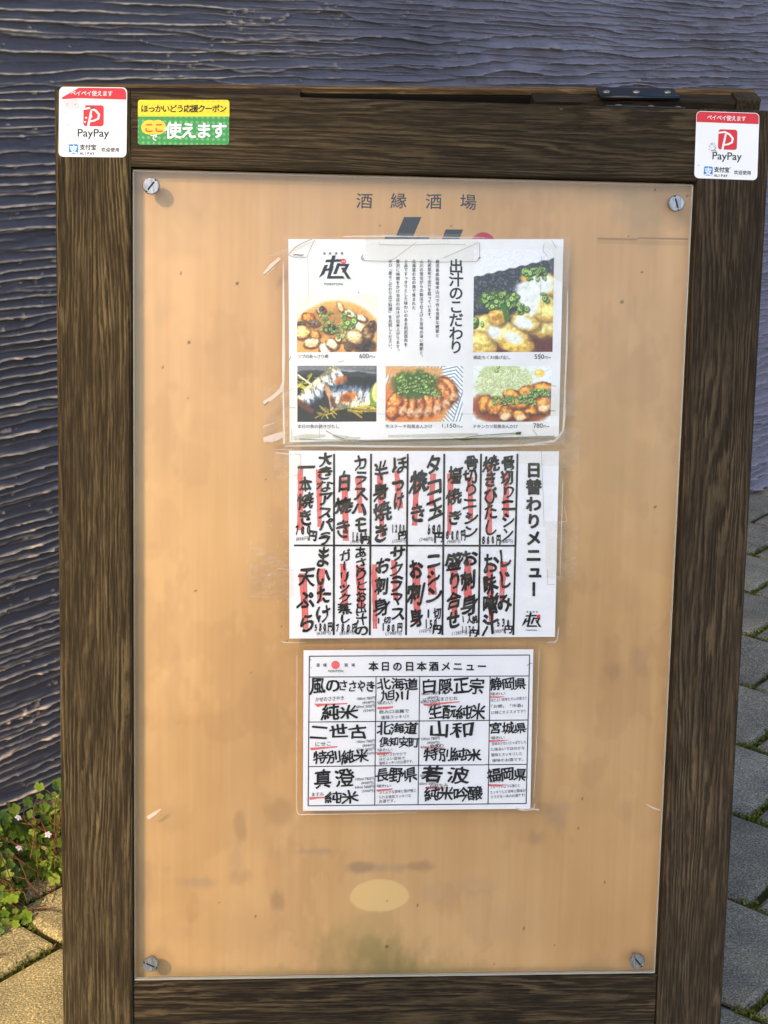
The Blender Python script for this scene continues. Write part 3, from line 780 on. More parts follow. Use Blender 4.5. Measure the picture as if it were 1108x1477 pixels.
# ================================================================== STICKERS
M_stk = paper_mat('white_vinyl', lin(242, 242, 240), .25)
def rot_pts(pr, cx_, cy_, deg, sx=1, sy=1):
    a = R(deg); V = np.array(pr.V)
    x = (V[:, 0] - 50) * sx; y = (V[:, 1] - 50) * sy
    pr.V = [tuple(p) for p in np.c_[cx_ + x * math.cos(a) - y * math.sin(a), cy_ + x * math.sin(a) + y * math.cos(a)]]
def pay_sticker(cx_, cy_, w, h, deg, label, worn, wz):
    t, off = on_board('payment_sticker', (cx_, cy_), wz, label, 'sticker', 'payment stickers on the upper corners of the frame')
    sx, sy = w / 100, h / 100
    def layer(k): return Print(wz + .0002 + .00018 * k)
    def fin(p, name, mat, parent=t, each=False): rot_pts(p, cx_, cy_, deg, sx, sy); return (p.each if each else p.build)(name, mat, parent, off)
    p = layer(0); p.rrect(0, 0, 100, 100, 7); fin(p, 'sheet', M_stk)
    p = layer(1)
    if worn: p.poly([(4, 15.5), (29, 1.2), (92, 1.2), (96.5, 3), (98.5, 7), (98.8, 17.5), (28, 16.2), (5, 18)])
    else: p.rrect(0.8, .8, 99.2, 16.5, 6.5, bottom=False)
    fin(p, 'band', M_red)
    p = layer(2); p.hor('ペイペイ使えます', 17, 79, 9, 8.2, .012, warp=.02); fin(p, 'lettering', M_white_print)
    p = layer(1); p.rrect(36, 26, 66, 56, 4); fin(p, 'emblem', M_red)
    p = layer(2)                                        # the white P: a bowl sweeping over a slanted stem
    pts = [(36, 31.5), (46, 30), (54, 33.5), (59, 39), (58, 45), (52, 48), (46, 49)]
    for (a, b), tk in zip(zip(pts[:-1], pts[1:]), (2.6, 2.8, 3, 3, 2.8, 2.4)): p.line(a, b, tk)
    for q in pts[1:-1]: p.disc(*q, 1.45, n=12)
    p.poly([(46.3, 33), (49.2, 33), (45, 56), (41.5, 56)])
    if worn:
        for q in ((40, 44, 1.8, 1.3), (38.5, 50, 1.6, 1.2), (50, 31.5, 2.4, 1.6), (47, 42, 2.2, 2.6), (36.6, 27.4, 2.2, 3)): p.disc(*q, n=9)
    fin(p, 'emblem_letter', M_white_print)
    p = layer(1); p.fit('PayPay', 28, 60, 74, 74.5, .012); fin(p, 'lettering', M_grey_ink)
    p = layer(1); p.rrect(15, 82, 29, 95.5, 2.2); fin(p, 'emblem', M_blue_print)
    p = layer(2); p.ch('支', 22, 89.2, 12.5, bold=.035); fin(p, 'emblem_letter', M_white_print)
    p = layer(1); p.hor('支付宝', 31, 55.5, 86, 8.4, .032); p.hor('ALIPAY', 32, 54, 94.8, 4.8, .05, rot=0)
    p.hor('欢迎使用', 62.5, 90, 89.3, 6.6, .02); p.line((55.6, 82.7), (58, 82.7), .7); fin(p, 'lettering', M_grey_ink, each=True)
    if worn:
        p = layer(2)
        for _ in range(34): p.disc(random.uniform(3, 16), random.uniform(18, 92), random.uniform(.2, .7), n=6)
        p.disc(13, 54, .8, n=7); p.disc(24, 25, .9, .7, n=7); p.poly([(45, 29), (51, 28), (52.5, 30.5), (47, 32)]); fin(p, 'grime', plain('sticker_grime', lin(110, 100, 84), .7, .2, var=0))
        p = layer(1); p.poly([(6, 20), (26, 17), (32, 31), (10, 30)]); fin(p, 'faded_patch', plain('faded_print', lin(226, 214, 216), .5, .3, var=.05))
    else:
        p = layer(3)
        for i in range(22): p.disc(27 + 6 * math.cos(i * .9) * random.uniform(.2, 1), 54 + 8 * math.sin(i * .9) * random.uniform(.2, 1), random.uniform(.3, 1.3), random.uniform(.2, .8), n=6)
        p.path([(22, 54), (24, 48), (29, 46), (33, 52), (31, 58)], .5); p.path([(27, 58), (31, 57), (34, 60)], 1.4); p.path([(5, 80), (7.5, 81.5)], .8)
        fin(p, 'scratch', plain('scratched_grey', lin(150, 148, 146), .7, .2, var=0))
    return t
pay_sticker(134, 176, 98, 101, .6, 'worn white payment sticker with ragged red band on the frame, left corner', True, .0041)
pay_sticker(1048.5, 210, 91, 97, 2.0, 'cleaner white payment sticker with straight red band on the frame, right corner', False, .0041)

t, off = on_board('coupon_sticker', (265, 176), .0030, 'yellow and green coupon sticker with white lettering on the top rail of the frame', 'sticker')
M_green = None
def green_mat():
    m = NT('green_print'); sep = m.new('ShaderNodeSeparateXYZ'); m.put(sep.inputs[0], m.coords((560, 560, 1)))
    a = m.math('SINE', m.math('ADD', sep.outputs[0], sep.outputs[1])); b = m.math('SINE', m.math('SUBTRACT', sep.outputs[0], sep.outputs[1]))
    m.set(m.ramp(m.math('MULTIPLY', a, b), [(.2, lin(62, 150, 72)), (.6, lin(112, 178, 110))]), .4, .4); return m.m
def yellow_mat():
    m = NT('dotted_yellow_print'); sep = m.new('ShaderNodeSeparateXYZ'); m.put(sep.inputs[0], m.coords((560, 560, 1)))
    a = m.math('SINE', m.math('ADD', sep.outputs[0], sep.outputs[1])); b = m.math('SINE', m.math('SUBTRACT', sep.outputs[0], sep.outputs[1]))
    m.set(m.ramp(m.math('MULTIPLY', a, b), [(.2, lin(244, 220, 36)), (.6, lin(238, 204, 60))]), .4, .4); return m.m
def cp(k): return Print(.0031 + .00018 * k)
p = cp(0); p.rrect(199, 168, 330.5, 208.8, 4, top=False); p.build('green_panel', green_mat(), t, off)
p = cp(0); p.rrect(199, 144, 331, 168, 4, bottom=False); p.build('yellow_panel', yellow_mat(), t, off)
p = cp(1); p.hor('ほっかいどう応援クーポン', 203.5, 327, 156.6, 11.6, .022); p.build('lettering', M_ink, t, off)
p = cp(1); p.disc(215.5, 183.5, 11.8, 10.6); p.disc(228, 183.5, 11.2, 10.6); p.build('badge', M_yellow2, t, off)
p = cp(2); p.ch('こ', 215, 184, 15, bold=.035); p.ch('こ', 229.5, 184, 15, bold=.035); p.build('lettering', M_orange, t, off)
p = cp(2); p.ch('で', 222, 198, 11, bold=.03); p.hor('使えます', 239, 327, 188, 24.5, .032); p.build('lettering', M_white_print, t, off)

# ================================================================== MENU SHEETS
def logo(p, cx_, cy_, s):
    """the shop's angular emblem, about s tall"""
    k = s / 40.
    def P(*q): return [(cx_ + x * k, cy_ + y * k) for x, y in q]
    p.poly(P((-12, -13.5), (15, -14.5), (13.5, -10.5), (-14, -9.5)))
    p.poly(P((-3, -20), (2.5, -20), (-3.5, 4), (-9, 4)))
    p.poly(P((-15, -5), (-9.5, -5.5), (-15.5, 9), (-24, 15), (-21, 9)))
    p.poly(P((-14, 1), (-2, -1.2), (-3, 2.2), (-15, 4.4)))
    p.poly(P((-6, -3), (-.5, -3), (-5.5, 12), (14, 12), (16.5, 16), (-11.5, 16.2)))
    p.poly(P((5, -8), (10, -8), (3.5, 9), (-1.5, 9)))
    p.poly(P((8, -7), (24, -7), (22.5, -3.4), (7.5, -3.4)))
    p.poly(P((19, -6), (23.5, -6), (17.5, 6.5), (12, 6.5)))
    p.poly(P((10.5, -1), (15, -1), (26.5, 17), (20.5, 16)))

def sheet(name, quad, w, mat, parent, off, nx=24, ny=18, curl=.0003):
    q = np.array(quad, float)
    s_, t_ = np.meshgrid(np.linspace(0, 1, nx), np.linspace(0, 1, ny))
    p = q[0] * ((1 - s_) * (1 - t_))[..., None] + q[1] * (s_ * (1 - t_))[..., None] + q[2] * (s_ * t_)[..., None] + q[3] * ((1 - s_) * t_)[..., None]
    ab = uv(p.reshape(-1, 2), w)
    P = np.c_[ab, np.full(len(ab), w)] - off
    # rows run downward: flip so that faces look out of the board
    return grid_obj(name, P.reshape(ny, nx, 3)[::-1], mat, parent)

def strip(pr, pts, widths):
    pr.nxt()
    for (a, b), (wa, wb) in zip(zip(pts[:-1], pts[1:]), zip(widths[:-1], widths[1:])):
        a = np.array(a, float); b = np.array(b, float); d = b - a; n = np.array([-d[1], d[0]]) / (np.hypot(*d) + 1e-9)
        pr.poly([a - n * wa / 2, b - n * wb / 2, b + n * wb / 2, a + n * wa / 2])

PW = .0012
# ---------------------------------------------------------------- sheet with dish photographs
class Art:
    """a small picture painted point by point into a colour grid"""
    def __init__(s, w, h, bg, seed):
        s.w, s.h = w, h; s.X, s.Y = np.meshgrid((np.arange(w) + .5) / h, (np.arange(h) + .5) / h); s.A = w / h
        s.c = np.zeros((h, w, 3)); s.c[:] = bg; s.r = np.random.default_rng(seed); s.seed = seed
    def put(s, m, col): s.c[:] = s.c * (1 - m[..., None]) + np.array(col, float) * m[..., None]
    def ell(s, x, y, rx, ry, col, ang=0, soft=.15, nz=.0, k=1., tex=0., fr=14):
        a = R(ang); dx, dy = s.X - x, s.Y - y
        u = (dx * math.cos(a) + dy * math.sin(a)) / rx; v = (-dx * math.sin(a) + dy * math.cos(a)) / ry
        d = np.sqrt(u * u + v * v)
        if nz: d = d + nz * 2 * (fbm(s.X * fr, s.Y * fr, int(s.r.integers(999)), 3) - .5)
        m = (1 - sstep(1 - soft, 1 + soft, d)) * k
        col = np.array(col, float)
        if tex:
            t = (fbm(s.X * 30, s.Y * 30, int(s.r.integers(999)), 3) - .5) * 2 * tex
            cc = col + t[..., None] * 255
            s.c[:] = s.c * (1 - m[..., None]) + cc * m[..., None]
        else: s.put(m, col)
    def bar(s, a, b, t, col, soft=.3, k=1.):
        a = np.array(a, float); b = np.array(b, float); d = b - a; L2 = d @ d
        q = np.clip(((s.X - a[0]) * d[0] + (s.Y - a[1]) * d[1]) / L2, 0, 1)
        ds = np.hypot(s.X - a[0] - q * d[0], s.Y - a[1] - q * d[1]) / t
        s.put((1 - sstep(1 - soft, 1 + soft, ds)) * k, col)
    def piece(s, x, y, rx, ry, col, ang=0, edge=(110, 70, 40)):
        s.ell(x + .008, y + .015, rx * 1.08, ry * 1.1, tuple(np.array(edge) * .6), ang, .2, .12, .8)
        s.ell(x, y, rx, ry, edge, ang, .12, .24, tex=.12)
        s.ell(x - .008, y - .012, rx * .86, ry * .82, col, ang, .3, .26, tex=.26, fr=20)
        s.ell(x - rx * .25, y - ry * .35, rx * .35, ry * .28, np.minimum(np.array(col) * 1.15 + 24, 255), ang, .5, .4, .75, tex=.15, fr=26)
    def rings(s, n, box, r=(.02, .036)):
        for _ in range(n):
            x = s.r.uniform(box[0], box[2]); y = s.r.uniform(box[1], box[3]); q = s.r.uniform(*r); an = s.r.uniform(0, 180); f = s.r.uniform(.45, .95)
            g = s.r.uniform(.75, 1.2)
            s.ell(x + .006, y + .01, q * 1.15, q * f * 1.15, (40, 60, 24), an, .25, 0, .7)
            s.ell(x, y, q, q * f, np.array([100, 136, 62]) * g, an, .2)
            s.ell(x, y, q * .72, q * f * .72, np.array([184, 204, 132]) * min(g, 1.1), an, .25)
            s.ell(x, y, q * .36, q * f * .36, np.array([92, 116, 58]) * g, an, .3)
    def grain(s, a): s.c += (s.r.normal(0, a, s.X.shape))[..., None] + ((fbm(s.X * 40, s.Y * 40, s.seed, 2) - .5) * a * 2)[..., None]

def art_stew():
    a = Art(172, 124, (226, 232, 208), 1); A = a.A
    a.ell(A * .5, .9, A * .66, .86, (238, 240, 222), 0, .03); a.ell(A * .5, .86, A * .58, .76, (222, 178, 112), 0, .05)
    a.ell(A * .5, .95, A * .55, .74, (206, 152, 84), 0, .2, .2, .7)
    a.ell(A * .45, .5, .6, .26, (150, 112, 64), 0, .4, .25, .6)
    for x, y, rx, ry, c, an in [(.2, .4, .12, .08, (196, 128, 58), 20), (.42, .28, .09, .07, (220, 204, 170), 30), (.08, .52, .08, .06, (70, 62, 54), 0), (.75, .22, .05, .11, (226, 200, 150), -30),
            (.1, .66, .14, .12, (236, 208, 140), 10), (.32, .7, .1, .08, (206, 156, 84), 60), (.26, .84, .14, .09, (240, 224, 178), -10), (.5, .94, .12, .12, (244, 236, 208), 0), (.62, .86, .12, .1, (230, 216, 178), 30),
            (.82, .74, .1, .14, (178, 152, 104), 80), (1.05, .58, .18, .14, (238, 228, 196), 0), (1.22, .68, .1, .14, (140, 112, 80), 10), (1.18, .9, .18, .12, (52, 42, 34), -10), (1.0, .74, .16, .13, (232, 214, 166), 30),
            (1.3, .55, .07, .1, (86, 70, 56), 0), (.9, .9, .08, .08, (92, 74, 56), 0), (.44, .26, .06, .05, (70, 64, 62), 0), (.3, .5, .1, .06, (110, 96, 78), 0), (.58, .6, .12, .08, (54, 50, 34), 0), (1.12, .42, .1, .06, (226, 218, 196), 20),
            (.92, .34, .12, .06, (232, 220, 190), 30), (.72, .78, .05, .06, (240, 228, 190), 0)]: a.piece(x, y, rx, ry, c, an)
    a.rings(46, (.38, .3, 1.0, .62)); a.rings(14, (.55, .55, .9, .78)); a.rings(6, (.8, .36, 1.06, .5), (.04, .06)); a.grain(9); return a
def art_fish():
    a = Art(172, 122, (34, 32, 28), 2)
    a.bar((0, .05), (1.5, .02), .09, (120, 122, 124), .8); a.bar((.7, .1), (1.5, .16), .03, (170, 176, 184), 1)
    a.ell(.7, .15, .8, .05, (60, 62, 64), 2, .3, .4)
    for _ in range(26):
        x, y = a.r.uniform(-.05, .4), a.r.uniform(.2, .5); a.bar((x, y), (x + a.r.uniform(.05, .2), y + a.r.uniform(-.1, .1)), .012, np.array([186, 176, 76]) * a.r.uniform(.6, 1.1))
    a.bar((.02, .17), (.24, .33), .014, (226, 222, 200))
    for _ in range(24):
        x, y = a.r.uniform(.9, 1.4), a.r.uniform(.68, .82); a.bar((x, y), (x + .25, y + a.r.uniform(-.03, .05)), .012, np.array([190, 172, 78]) * a.r.uniform(.6, 1.1))
    def fish(poly, a0, blue, hi):
        (x0, y0), (x1, y1) = a0; d = np.array([x1 - x0, y1 - y0]); L = np.hypot(*d); d = d / L; n = np.array([-d[1], d[0]])
        p = (a.X - x0) * d[0] + (a.Y - y0) * d[1]; q = (a.X - x0) * n[0] + (a.Y - y0) * n[1]
        half = poly * (1 - .35 * np.clip(p / L, 0, 1) ** 2)
        m = sstep(0, .03, p) * (1 - sstep(L - .03, L, p)) * (1 - sstep(-.02, .02, np.abs(q) - half))
        t = np.clip((q / half + 1) / 2, 0, 1)
        col = np.stack([np.interp(t, [0, .15, .35, .7, 1], v) for v in ((40, 84, 180, 214, 206), (52, 98, 190, 214, 196), (72, 116, 200, 204, 150))], -1)
        scl = sstep(.45, .62, fbm(p * 26 + q * 9, q * 10 - p * 3, 7, 4, .65)) ; col = col * (1.1 - .5 * scl[..., None]); wn = sstep(.62, .7, fbm(p * 34, q * 12, 17, 3)); col = col + wn[..., None] * 40
        a.c[:] = a.c * (1 - m[..., None] * .97) + col * m[..., None] * .97
    fish(.20, ((.80, .12), (.05, .68)), 0, 0)
    a.ell(.77, .26, .10, .07, (176, 92, 34), -30, .5, .4, .8, .15)
    a.bar((.0, .63), (.25, .8), .05, (96, 54, 28), .6)
    a.ell(.6, .58, .1, .24, (50, 22, 14), -24, .3, .2)
    fish(.22, ((.55, .58), (1.55, .5)), 0, 0)
    a.ell(.57, .5, .05, .17, (196, 160, 120), -20, .3, .15); a.ell(.64, .66, .04, .12, (80, 36, 24), -20, .4, .2, .8)
    a.ell(.9, .56, .15, .09, (188, 104, 36), -14, .5, .4, .85, .15); a.ell(.88, .58, .07, .05, (116, 58, 22), 0, .6, .4, .7)
    a.ell(1.42, .5, .13, .24, (126, 150, 44), 12, .08); a.ell(1.45, .46, .12, .2, (226, 226, 160), 12, .1); a.ell(1.46, .46, .09, .16, (208, 212, 112), 12, .3, .1)
    for _ in range(22):
        x, y = a.r.uniform(.42, .66), a.r.uniform(.78, .9); a.bar((x, y), (x + a.r.uniform(-.15, .15), y + a.r.uniform(-.08, .08)), .011, np.array([176, 160, 70]) * a.r.uniform(.6, 1.1))
    a.bar((.95, .78), (1.14, .92), .016, (168, 140, 64)); a.grain(10); return a
def stripes(a):
    k = np.floor(a.X * 4 + a.Y * 1.3) + np.floor(a.Y * 4.2 - a.X * .6) * 3
    an = (k % 3) * 1.05 + .3; v = np.sin((a.X * np.cos(an) + a.Y * np.sin(an)) * 115)
    m = sstep(.35, .7, v); a.put(m * .85, (66, 104, 132))
def art_steak():
    a = Art(166, 122, (234, 238, 240), 3); stripes(a)
    a.ell(.55, .6, .62, .52, (214, 150, 92), 0, .1, .08); a.ell(.5, .52, .55, .42, (196, 128, 78), 0, .2, .1); a.ell(.4, .88, .5, .14, (206, 128, 64), 0, .2, .1)
    a.bar((.05, .08), (.9, .12), .1, (206, 160, 110), .6)
    for x, y, rx, ry, an in [(1.1, .42, .14, .24, -28), (1.0, .5, .14, .24, -24), (.86, .56, .13, .25, -20), (.72, .62, .12, .25, -14), (.58, .66, .11, .24, -8), (.44, .68, .11, .23, 0), (.3, .68, .11, .2, 8), (.16, .66, .13, .2, 20), (.12, .82, .12, .12, 0)]:
        a.piece(x, y, rx, ry, np.array([212, 142, 86]) * a.r.uniform(.85, 1.1), an, (120, 58, 28))
    for x, y in [(1.2, .55), (1.06, .68), (.9, .78), (.74, .82), (.58, .84), (.44, .84), (.3, .8)]:
        a.ell(x, y, .07, .08, (224, 188, 150), 20, .4, .3, .9, .15); a.ell(x + .02, y + .03, .03, .03, (150, 90, 62), 0, .5, .3, .7)
    a.ell(.52, .33, .4, .24, (70, 96, 34), 0, .25, .3); a.rings(120, (.2, .16, .86, .5), (.018, .032)); a.rings(14, (.8, .4, 1.0, .56), (.02, .03)); a.grain(9); return a
def art_cutlet():
    a = Art(168, 122, (226, 232, 232), 4)
    for i in range(26):
        an = i * .24; a.bar((.72, .5), (.72 + 1.3 * math.cos(an), .5 + 1.0 * math.sin(an)), .012, (206, 216, 218), 1, .6)
    a.ell(.7, .72, .74, .34, (150, 84, 44), 0, .1, .05); a.ell(.7, .8, .6, .2, (128, 66, 34), 0, .3, .1)
    a.ell(.55, .3, .5, .34, (186, 200, 140), 0, .2, .25)
    for _ in range(420):
        t, q = a.r.uniform(0, 6.28), a.r.uniform(0, 1) ** .5; x, y = .55 + .48 * q * math.cos(t), .30 + .30 * q * math.sin(t)
        an = a.r.uniform(0, 3.14); L = a.r.uniform(.03, .1); g = a.r.uniform(.72, 1.0)
        a.bar((x, y), (x + L * math.cos(an), y + L * math.sin(an)), .007, np.array([232, 240, 200]) * g, .6)
    a.ell(1.16, .13, .09, .07, (224, 196, 104), 0, .2, .2, 1, .1); a.ell(1.14, .11, .04, .03, (244, 226, 160), 0, .5)
    for x, y, rx, ry, an in [(1.25, .42, .22, .12, 10), (.95, .46, .16, .1, -10), (.68, .52, .15, .1, 10), (.22, .68, .12, .16, 10), (.4, .72, .16, .16, -10), (.6, .84, .14, .14, 20), (.86, .86, .16, .12, 0), (1.06, .74, .18, .14, -10), (1.26, .7, .16, .16, 0), (.8, .66, .2, .12, 0)]:
        a.piece(x, y, rx, ry, np.array([206, 144, 70]) * a.r.uniform(.85, 1.12), an, (116, 62, 26))
    for x, y in [(.58, .9), (.84, .92), (1.24, .76)]: a.ell(x, y, .09, .06, (240, 218, 184), -20, .4, .3, .9, .1)
    a.rings(40, (.34, .54, .7, .68), (.018, .03)); a.rings(80, (.62, .52, 1.1, .68), (.018, .03)); a.rings(60, (1.0, .42, 1.36, .54), (.018, .03)); a.rings(3, (.36, .0, .44, .08), (.03, .04)); a.grain(8); return a
def art_tempura():
    a = Art(150, 196, (226, 228, 234), 5)
    m = sstep(.0, .012, a.Y - (.265 - .24 * a.X - .006 * np.sin(a.X * 60))); a.put(m, (56, 60, 66))
    sp = fbm(a.X * 60, a.Y * 60, 5, 2); a.put(m * sstep(.6, .75, sp) * .5, (150, 154, 160))
    a.put(sstep(.0, .02, a.Y - (.60 - .1 * a.X)) * .8, (40, 40, 42))
    a.ell(.55, .93, .4, .14, (96, 44, 24), 0, .2, .1)
    for x, y, rx, ry, c, an in [(.66, .5, .17, .16, (228, 206, 128), 0), (.7, .34, .16, .1, (214, 196, 118), 20), (.62, .72, .2, .12, (234, 214, 146), 20), (.1, .78, .16, .14, (228, 208, 128), 10), (.06, .92, .16, .12, (222, 198, 116), 0), (.34, .84, .2, .12, (236, 216, 142), 25),
            (.24, .64, .09, .1, (206, 164, 84), 10), (.5, .7, .14, .09, (226, 206, 130), 20), (.42, .93, .16, .08, (216, 184, 90), 10), (.7, .62, .12, .08, (226, 204, 126), 0)]: a.piece(x, y, rx, ry, c, an, (190, 154, 84))
    for x, y, rx, ry in [(.56, .4, .14, .12), (.62, .3, .14, .08), (.5, .48, .1, .1), (.56, .56, .06, .08), (.48, .72, .09, .06), (.2, .8, .07, .06), (.38, .86, .09, .05), (.6, .24, .06, .05), (.66, .36, .1, .06)]:
        a.ell(x, y, rx, ry, (232, 236, 232), 15, .35, .3, .95, .12)
    a.ell(.5, .28, .05, .03, (226, 178, 90), 0, .5, .3)
    a.ell(.24, .5, .17, .09, (70, 104, 34), 0, .3, .3); a.rings(60, (.1, .42, .42, .57), (.015, .03)); a.rings(34, (.48, .19, .7, .28), (.015, .032)); a.rings(10, (.42, .52, .52, .62), (.02, .035)); a.rings(6, (.0, .68, .1, .74), (.02, .035)); a.rings(4, (.64, .42, .74, .5), (.02, .035))
    a.bar((.29, .55), (.32, .68), .022, (64, 112, 40)); a.grain(8); return a

t, off = on_board('menu_sheet', (614, 492), .0006, 'worn menu sheet with five colour photographs of dishes, topmost of the three sheets', 'menu', 'menu sheets taped on the board')
sheet('paper', [(416, 345), (813, 345), (806, 630), (418, 638)], PW, M_paper_a, t, off)
def art_mat():
    m = NT('colour_print'); m.set(m.attr(), .45, .4); return m.m
M_art = art_mat()
def photo(a, quad):
    q = np.array(quad, float); ny, nx = a.c.shape[:2]
    s_, t_ = np.meshgrid(np.linspace(0, 1, nx), np.linspace(0, 1, ny))
    p = q[0] * ((1 - s_) * (1 - t_))[..., None] + q[1] * (s_ * (1 - t_))[..., None] + q[2] * (s_ * t_)[..., None] + q[3] * ((1 - s_) * t_)[..., None]
    w = PW + .0003; ab = uv(p.reshape(-1, 2), w); P = (np.c_[ab, np.full(len(ab), w)] - off).reshape(ny, nx, 3)
    c = np.clip(a.c, 0, 255); c = c + (c - 120) * .16; g_ = c.mean(-1, keepdims=True); c = g_ + (c - g_) * 1.1
    return grid_obj('dish_photograph', P[::-1], M_art, t, lin_arr(c)[::-1])
photo(art_stew(), [(428.5, 425), (544.5, 425), (543.5, 507.5), (428.5, 508)])
photo(art_fish(), [(429, 527.5), (543.5, 527.5), (543, 608), (429, 608.5)])
photo(art_steak(), [(556.5, 528), (668, 528), (667, 608), (556, 608.5)])
photo(art_cutlet(), [(683, 528), (796, 528), (794, 608), (682, 608.5)])
photo(art_tempura(), [(684, 360), (799.5, 360), (797, 507.5), (682.5, 508)])
p = Print(PW + .0005)
p.hor('酒縁酒場', 463.5, 497.5, 365.5, 4.0, .01); p.nxt(); logo(p, 482, 387, 37); p.fit('TONTON', 467, 408, 494, 411.5, .01)
p.ver('出汁のこだわり', 658, 374, 510, 21.5, .022)
for x, s_, y1 in [(631, '鹿児島県指宿市山川で作る良質な鰹節と', 487), (619.5, '利尻昆布で出汁を取っています。', 462), (608, '山川の昔ながらの製法で仕上げた旨味の深い鰹節と、', 518), (597, '北海道の北の海で育まれた', 447),
                  (585.5, '上品ですっきりとした味わいのある利尻昆布を', 500), (574, '贅沢に時間をかけ当店の出汁が出来上がります。', 509), (563, 'ぜひ「是々こだわり出汁料理」をお試しください。', 506)]:
    p.ver(s_, x, 374, y1, 5.8, .014)
for s_, x0, x1, y in [('ツブのあっさり煮', 429, 474, 514), ('本日の魚の焼きびたし', 429, 490, 615), ('牛ステーキ和風あんかけ', 556, 624, 615), ('チキンカツ和風あんかけ', 682, 747, 615), ('網走ちくわ揚げ出し', 683, 737, 515.5)]: p.hor(s_, x0, x1, y, 6.2, .004)
for s_, x0, x1, y in [('600', 518.5, 532, 513.5), ('1,150', 638, 658, 614.5), ('780', 769.5, 783, 614), ('550', 771, 785, 514.5)]:
    p.fit(s_, x0, y - 3.4, x1, y + 3.2, .004); p.ch('円', x1 + 3, y + 1, 4.6); p.line((x1 + 5.6, y + 1.2), (x1 + 7, y + 1.2), .8); p.disc(x1 + 8.4, y + 1.2, .9, n=8)
p.each('lettering', M_ink, t, off)
p = Print(PW + .0006); p.disc(495.5, 377, 4); p.build('red_dot', M_red, t, off)
p = Print(PW + .0008); p.hor('日本', 492.8, 498.4, 377, 2.6, .02); p.build('dot_lettering', M_white_print, t, off)
# plastic sleeve; whitish strips hold its creases and their painted highlights
sheet('plastic_sleeve', [(408, 341), (822, 342), (815, 641), (409, 648)], PW + .0016, M_sleeve, t, off)
p = Print(PW + .0020)
strip(p, [(408.5, 378), (408.8, 420), (409.2, 470), (409, 520), (408.5, 560), (410, 640)], [.8, 2.2, 3.2, 4.4, 2.0, 3.2])
strip(p, [(819, 420), (817.5, 500), (815, 560), (814, 600), (812, 622), (800, 636), (760, 641)], [.8, 2.4, 1.6, 3.4, 2.4, 3.4, 1.6])
strip(p, [(412, 643.5), (470, 642.5), (540, 643.8), (620, 644.4), (700, 643.5), (790, 641)], [1.0, 2.4, 3.2, 2.2, 3.8, 1.2])
strip(p, [(495, 341.2), (560, 340.5), (640, 342.2), (700, 343)], [1.4, 2.0, 1.2, .6])
p.each('crease_glint', M_crease_glint, t, off)
p = Print(PW + .0019)
strip(p, [(410, 640), (480, 639.5), (560, 640.5), (640, 639), (720, 638.5), (808, 634)], [5, 7, 6, 7, 6, 4])
strip(p, [(424, 632), (440, 630), (470, 628)], [6, 9, 3]); strip(p, [(480, 628), (500, 633), (520, 632)], [4, 9, 2]); strip(p, [(560, 629), (640, 628), (690, 626)], [3, 6, 3]); strip(p, [(664, 634), (676, 632), (748, 626)], [4, 5, 3])
p.each('grimy_edge', M_dirt_tape, t, off)
p = Print(PW + .0022)
strip(p, [(381, 396), (392, 384), (404, 372)], [5, 8, 4]); strip(p, [(381, 582), (396, 571), (406, 562), (410, 545)], [6, 5, 6, 2]); strip(p, [(380, 634), (394, 632), (409, 626)], [6, 11, 8]); strip(p, [(380, 615), (396, 610)], [1.5, 1])
strip(p, [(398, 653), (420, 655)], [1, 2.2]); strip(p, [(398, 648), (422, 649)], [.8, 1]); strip(p, [(404, 573), (424, 560)], [1, .7])
p.each('folded_tape', M_tape_flap, t, off)
p = Print(PW + .0021)
p.nxt().poly([(379, 370), (455, 352), (458, 346), (416, 346), (416, 368)]); p.nxt().poly([(380, 556), (424, 556), (428, 640), (380, 640)])
p.nxt().poly([(526, 336), (690, 338), (690, 377), (530, 377)]); p.nxt().poly([(784, 348), (826, 360), (815, 410), (796, 400)]); p.nxt().poly([(788, 560), (832, 560), (832, 600), (788, 600)]); p.nxt().poly([(746, 610), (836, 618), (836, 676), (746, 668)])
p.each('tape', M_tape, t, off)
p = Print(PW + .0023)                              # dirt caught along tape edges
M_scuff = plain('dark_scuff', lin(112, 104, 90), .8, .1, var=.2, sc=500)
p.path([(416, 367), (421, 370), (431, 372), (443, 371), (447, 360), (454, 346)], .6); p.path([(417, 366), (428, 355), (440, 349), (450, 345)], .7); p.path([(423, 367.8), (428, 367.2), (434, 368.2), (438, 367.4)], 1.5)
p.path([(381, 397), (390, 389), (404, 376)], 1.1); p.path([(381, 585), (388, 579)], 1.4); p.path([(522, 370), (526, 376), (560, 377), (640, 378), (688, 377), (692, 370), (692, 350)], .6)
p.path([(524, 367), (521, 372), (524, 376)], .9); p.path([(690, 374), (693, 371)], 1.2); p.path([(547, 350), (548, 353), (590, 353.5), (640, 352), (672, 353)], .45); p.path([(566, 375), (600, 350)], .45); p.path([(640, 372), (690, 350)], .45)
p.path([(444, 372), (444.6, 400), (444.4, 440)], .4); p.path([(781, 370), (780, 420), (781, 470), (779, 520)], .4); p.path([(796, 347), (803, 358)], .45); p.path([(785, 352), (783, 362), (790, 370)], .45)
p.path([(516.5, 421), (518.5, 422.5)], 1.1); p.path([(487, 522.5), (496, 520.5)], .6); p.path([(418, 520), (419, 514)], 1.0); p.path([(794, 556), (802, 557)], .6); p.path([(794, 592.5), (801, 592.7)], .9); p.path([(544, 597), (580, 597.4), (650, 597), (683, 597)], .3)
p.path([(672, 631), (690, 628), (720, 626), (745, 624.5)], .8); p.path([(746, 625), (752, 624)], 2.6); p.path([(418, 588), (426, 588)], .5); p.path([(421, 620), (421, 636)], .5); p.path([(461, 610), (461, 632)], .4); p.path([(432, 633), (460, 634.5), (520, 635), (600, 634), (700, 632), (800, 629)], .9)
